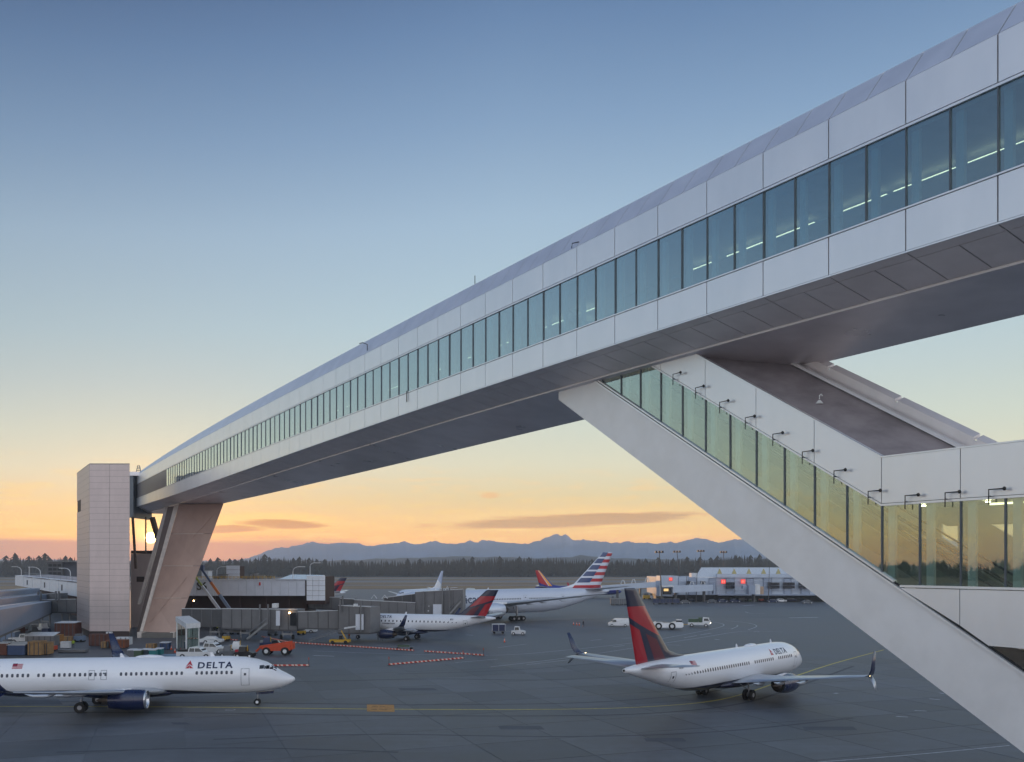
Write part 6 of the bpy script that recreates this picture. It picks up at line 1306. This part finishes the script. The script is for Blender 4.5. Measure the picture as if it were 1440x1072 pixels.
# cones
m_cone = mat('cone_orange', (226, 84, 34), .5)
def cone(x, y, label):
    o = thing('traffic_cone', label, 'cone', gp(x, y), 0, 'traffic cones on the apron'); MB().box((-.2, -.2, 0), (.2, .2, .05)).build('base_plate', m_blk, o); MB().cyl((0, 0, .05), (0, 0, .75), .16, 10, .04).build('cone_body', m_cone, o); MB().cyl((0, 0, .4), (0, 0, .55), .112, 10, .082).build('reflective_band', m_lt, o)
for x, y, nm_ in ((709.5, 903.5, 'lone orange cone right of the navy and red tail'), (806.5, 879, 'left of the three cones near the apron middle'), (811, 879.5, 'middle of the three cones near the apron middle'), (814.5, 879.8, 'right of the three cones near the apron middle'), (246, 918, 'orange cone left of the glass shelter front'), (254, 918, 'orange cone before the glass shelter post'), (241, 914, 'orange cone behind the pipes by the shelter')): cone(x, y, nm_)
# low barricades, one by one
mbar = bpy.data.materials.new('barricade_stripes'); mbar.use_nodes = True; X.t = mbar.node_tree; _b = X.t.nodes['Principled BSDF']; ox, oy, oz = xyz(X(node('ShaderNodeTexCoord').outputs['Object']))
_c = mixc(X.m('FRACT', ox * 1.25 + oz * .6).lt(.42), lin((176, 48, 34)), lin((214, 190, 176))); X.t.links.new(_c.s, _b.inputs['Base Color']); _b.inputs['Roughness'].default_value = .6
proto = None
def barricades(pts, rowname, endposts=(True, True)):
    global proto
    w = [G(*p) for p in pts]; segs = []; k_ = 0; tot = 0
    pos = []
    for a, b in zip(w, w[1:]):
        d = b - a; n_ = max(1, round(d.length / 2.35))
        for i in range(n_): pos.append((a + d * ((i + .5) / n_), math.atan2(d.y, d.x), d.length / n_))
    N_ = len(pos)
    ordn = ['first', 'second', 'third', 'fourth', 'fifth', 'sixth', 'seventh', 'eighth', 'ninth', 'tenth', 'eleventh', 'twelfth', 'thirteenth', 'fourteenth', 'fifteenth', 'sixteenth', 'seventeenth', 'eighteenth', 'nineteenth', 'twentieth', 'twenty-first', 'twenty-second', 'twenty-third', 'twenty-fourth']
    for i, (p, rz, l_) in enumerate(pos):
        lb = f'{ordn[min(i, 23)]} red and white barricade from the left in {rowname}'
        if proto is None:
            o = thing('barricade', lb, 'barricade', tuple(p), rz, 'low striped barricades on the apron')
            MB().slab([(-1.12, -.13, .06), (1.12, -.13, .06), (1.12, -.09, .28), (-1.12, -.09, .28)], (0, .22, 0)).build('beam', mbar, o)
            for s_ in (-.8, .8): MB().box((s_ - .12, -.17, 0), (s_ + .12, .17, .07)).build('foot', m_blk, o)
            proto = o
        else: o = dup(proto, tuple(p), rz, lb)
        if (i == 0 and endposts[0]) or (i == N_ - 1 and endposts[1]):
            s_ = -1.1 if i == 0 else 1.1
            q = thing('marker_post', f"thin marker post at the {'left' if i == 0 else 'right'} end of {rowname}", 'post', tuple(p + Vector((math.cos(rz), math.sin(rz), 0)) * s_), rz); MB().cyl((0, 0, 0), (0, 0, 1.35), .035, 5).build('shaft', m_blk, q); MB().box((-.06, -.02, .95), (.06, .02, 1.3)).build('marker', m_cone, q); MB().box((-.2, -.2, 0), (.2, .2, .06)).build('base_plate', m_blk, q)
barricades([(368, 896), (405, 904), (420, 905.3), (500, 910.5), (582, 916)], 'the long back row', (False, False)); barricades([(596, 917), (681, 922.7)], 'the row right of the gap', (False, True))
barricades([(546, 936), (652, 926.5)], 'the short middle row', (True, True)); barricades([(352, 937.5), (434, 937)], 'the row by the jet nose', (False, True)); barricades([(302, 899.5), (333, 901.3)], 'the row under the boarding bridge', (False, False))
# people: one continuous skin each
def person(label, x, y, rz, top, legs_c, pose=0):
    me = bpy.data.meshes.new('person'); s = 1.0
    a_ = .12 if pose else 0
    V = [(0, 0, .95), (0, 0, 1.15), (0, 0, 1.38), (0, 0, 1.5), (0, 0, 1.58), (0, .02, 1.7), (.1, 0, .9), (.11 + a_, .03, .5), (.11 + a_ * .6, -.02, .08), (.12 + a_ * .6, .14, .03), (-.1, 0, .9), (-.11 - a_, .03, .5), (-.11 - a_ * 1.6, -.06, .08), (-.12 - a_ * 1.6, .1, .03),
         (.2, 0, 1.4), (.27, .04, 1.15), (.28, .14, .92), (.29, .18, .82), (-.2, 0, 1.4), (-.27, .04, 1.15), (-.28, .1, .9), (-.29, .13, .8)]
    E_ = [(0, 1), (1, 2), (2, 3), (3, 4), (4, 5), (0, 6), (6, 7), (7, 8), (8, 9), (0, 10), (10, 11), (11, 12), (12, 13), (2, 14), (14, 15), (15, 16), (16, 17), (2, 18), (18, 19), (19, 20), (20, 21)]
    R_ = [.15, .14, .17, .07, .08, .1, .09, .065, .045, .04, .09, .065, .045, .04, .065, .048, .036, .035, .065, .048, .036, .035]
    me.from_pydata(V, E_, []); o = bpy.data.objects.new('person', me); C.objects.link(o)
    md = o.modifiers.new('s', 'SKIN'); sk = me.skin_vertices[0].data
    for i, r in enumerate(R_): sk[i].radius = (r, r * .8)
    sk[0].use_root = True; o.modifiers.new('d', 'SUBSURF').levels = 1
    dg = bpy.context.evaluated_depsgraph_get(); m2 = bpy.data.meshes.new_from_object(o.evaluated_get(dg)); bpy.data.objects.remove(o)
    m2.materials.clear()
    for mm in (legs_c, top, mat('skin_tone', (168, 122, 98), .6), m_blk): m2.materials.append(mm)
    for p_ in m2.polygons:
        z = p_.center.z; p_.material_index = 3 if z < .1 else 2 if (z > 1.52 and not z > 1.72) or (z < .9 and abs(p_.center.x) > .24) else 3 if z >= 1.72 else 0 if z < .98 else 1; p_.use_smooth = True
    r = thing('person', label, 'person', gp(x, y), rz); b = bpy.data.objects.new('figure', m2); C.objects.link(b); b.parent = r
m_hv = mat('hivis_lime', (150, 176, 40), .7); m_nv = mat('navy_cloth', (30, 34, 48), .8)
person('person in dark clothes standing under the nose of the regional jet', 532, 901, .4, m_nv, m_nv); person('second person in a lime vest by the regional jet nose wheel', 536.5, 901.5, -.6, m_hv, m_nv, 1)
person('person walking beside the three orange cones', 820.5, 882.5, .9, m_nv, m_nv, 1); person('person in a lime vest left of the white tower foot', 103, 913, .2, m_hv, m_nv); person('person in an orange vest beside the belt loader', 491, 901, 2.5, mat('vest_orange', (220, 110, 40), .7), m_nv, 1)
# ------------------------------------------------------------------ air
hz = MB().box((-8000, -1200, -1.5), (8000, 7600, BOXTOP))
hm = bpy.data.materials.new('air'); hm.use_nodes = True; X.t = hm.node_tree; X.t.nodes.clear()
pvn = node('ShaderNodeVolumePrincipled'); pvn.inputs['Color'].default_value = (.82, .93, 1.0, 1); pvn.inputs['Density'].default_value = SIG * 1.0; pvn.inputs['Anisotropy'].default_value = .3
om_ = node('ShaderNodeOutputMaterial'); X.t.links.new(pvn.outputs[0], om_.inputs['Volume'])
tag(hz.build('haze', hm), kind='stuff')
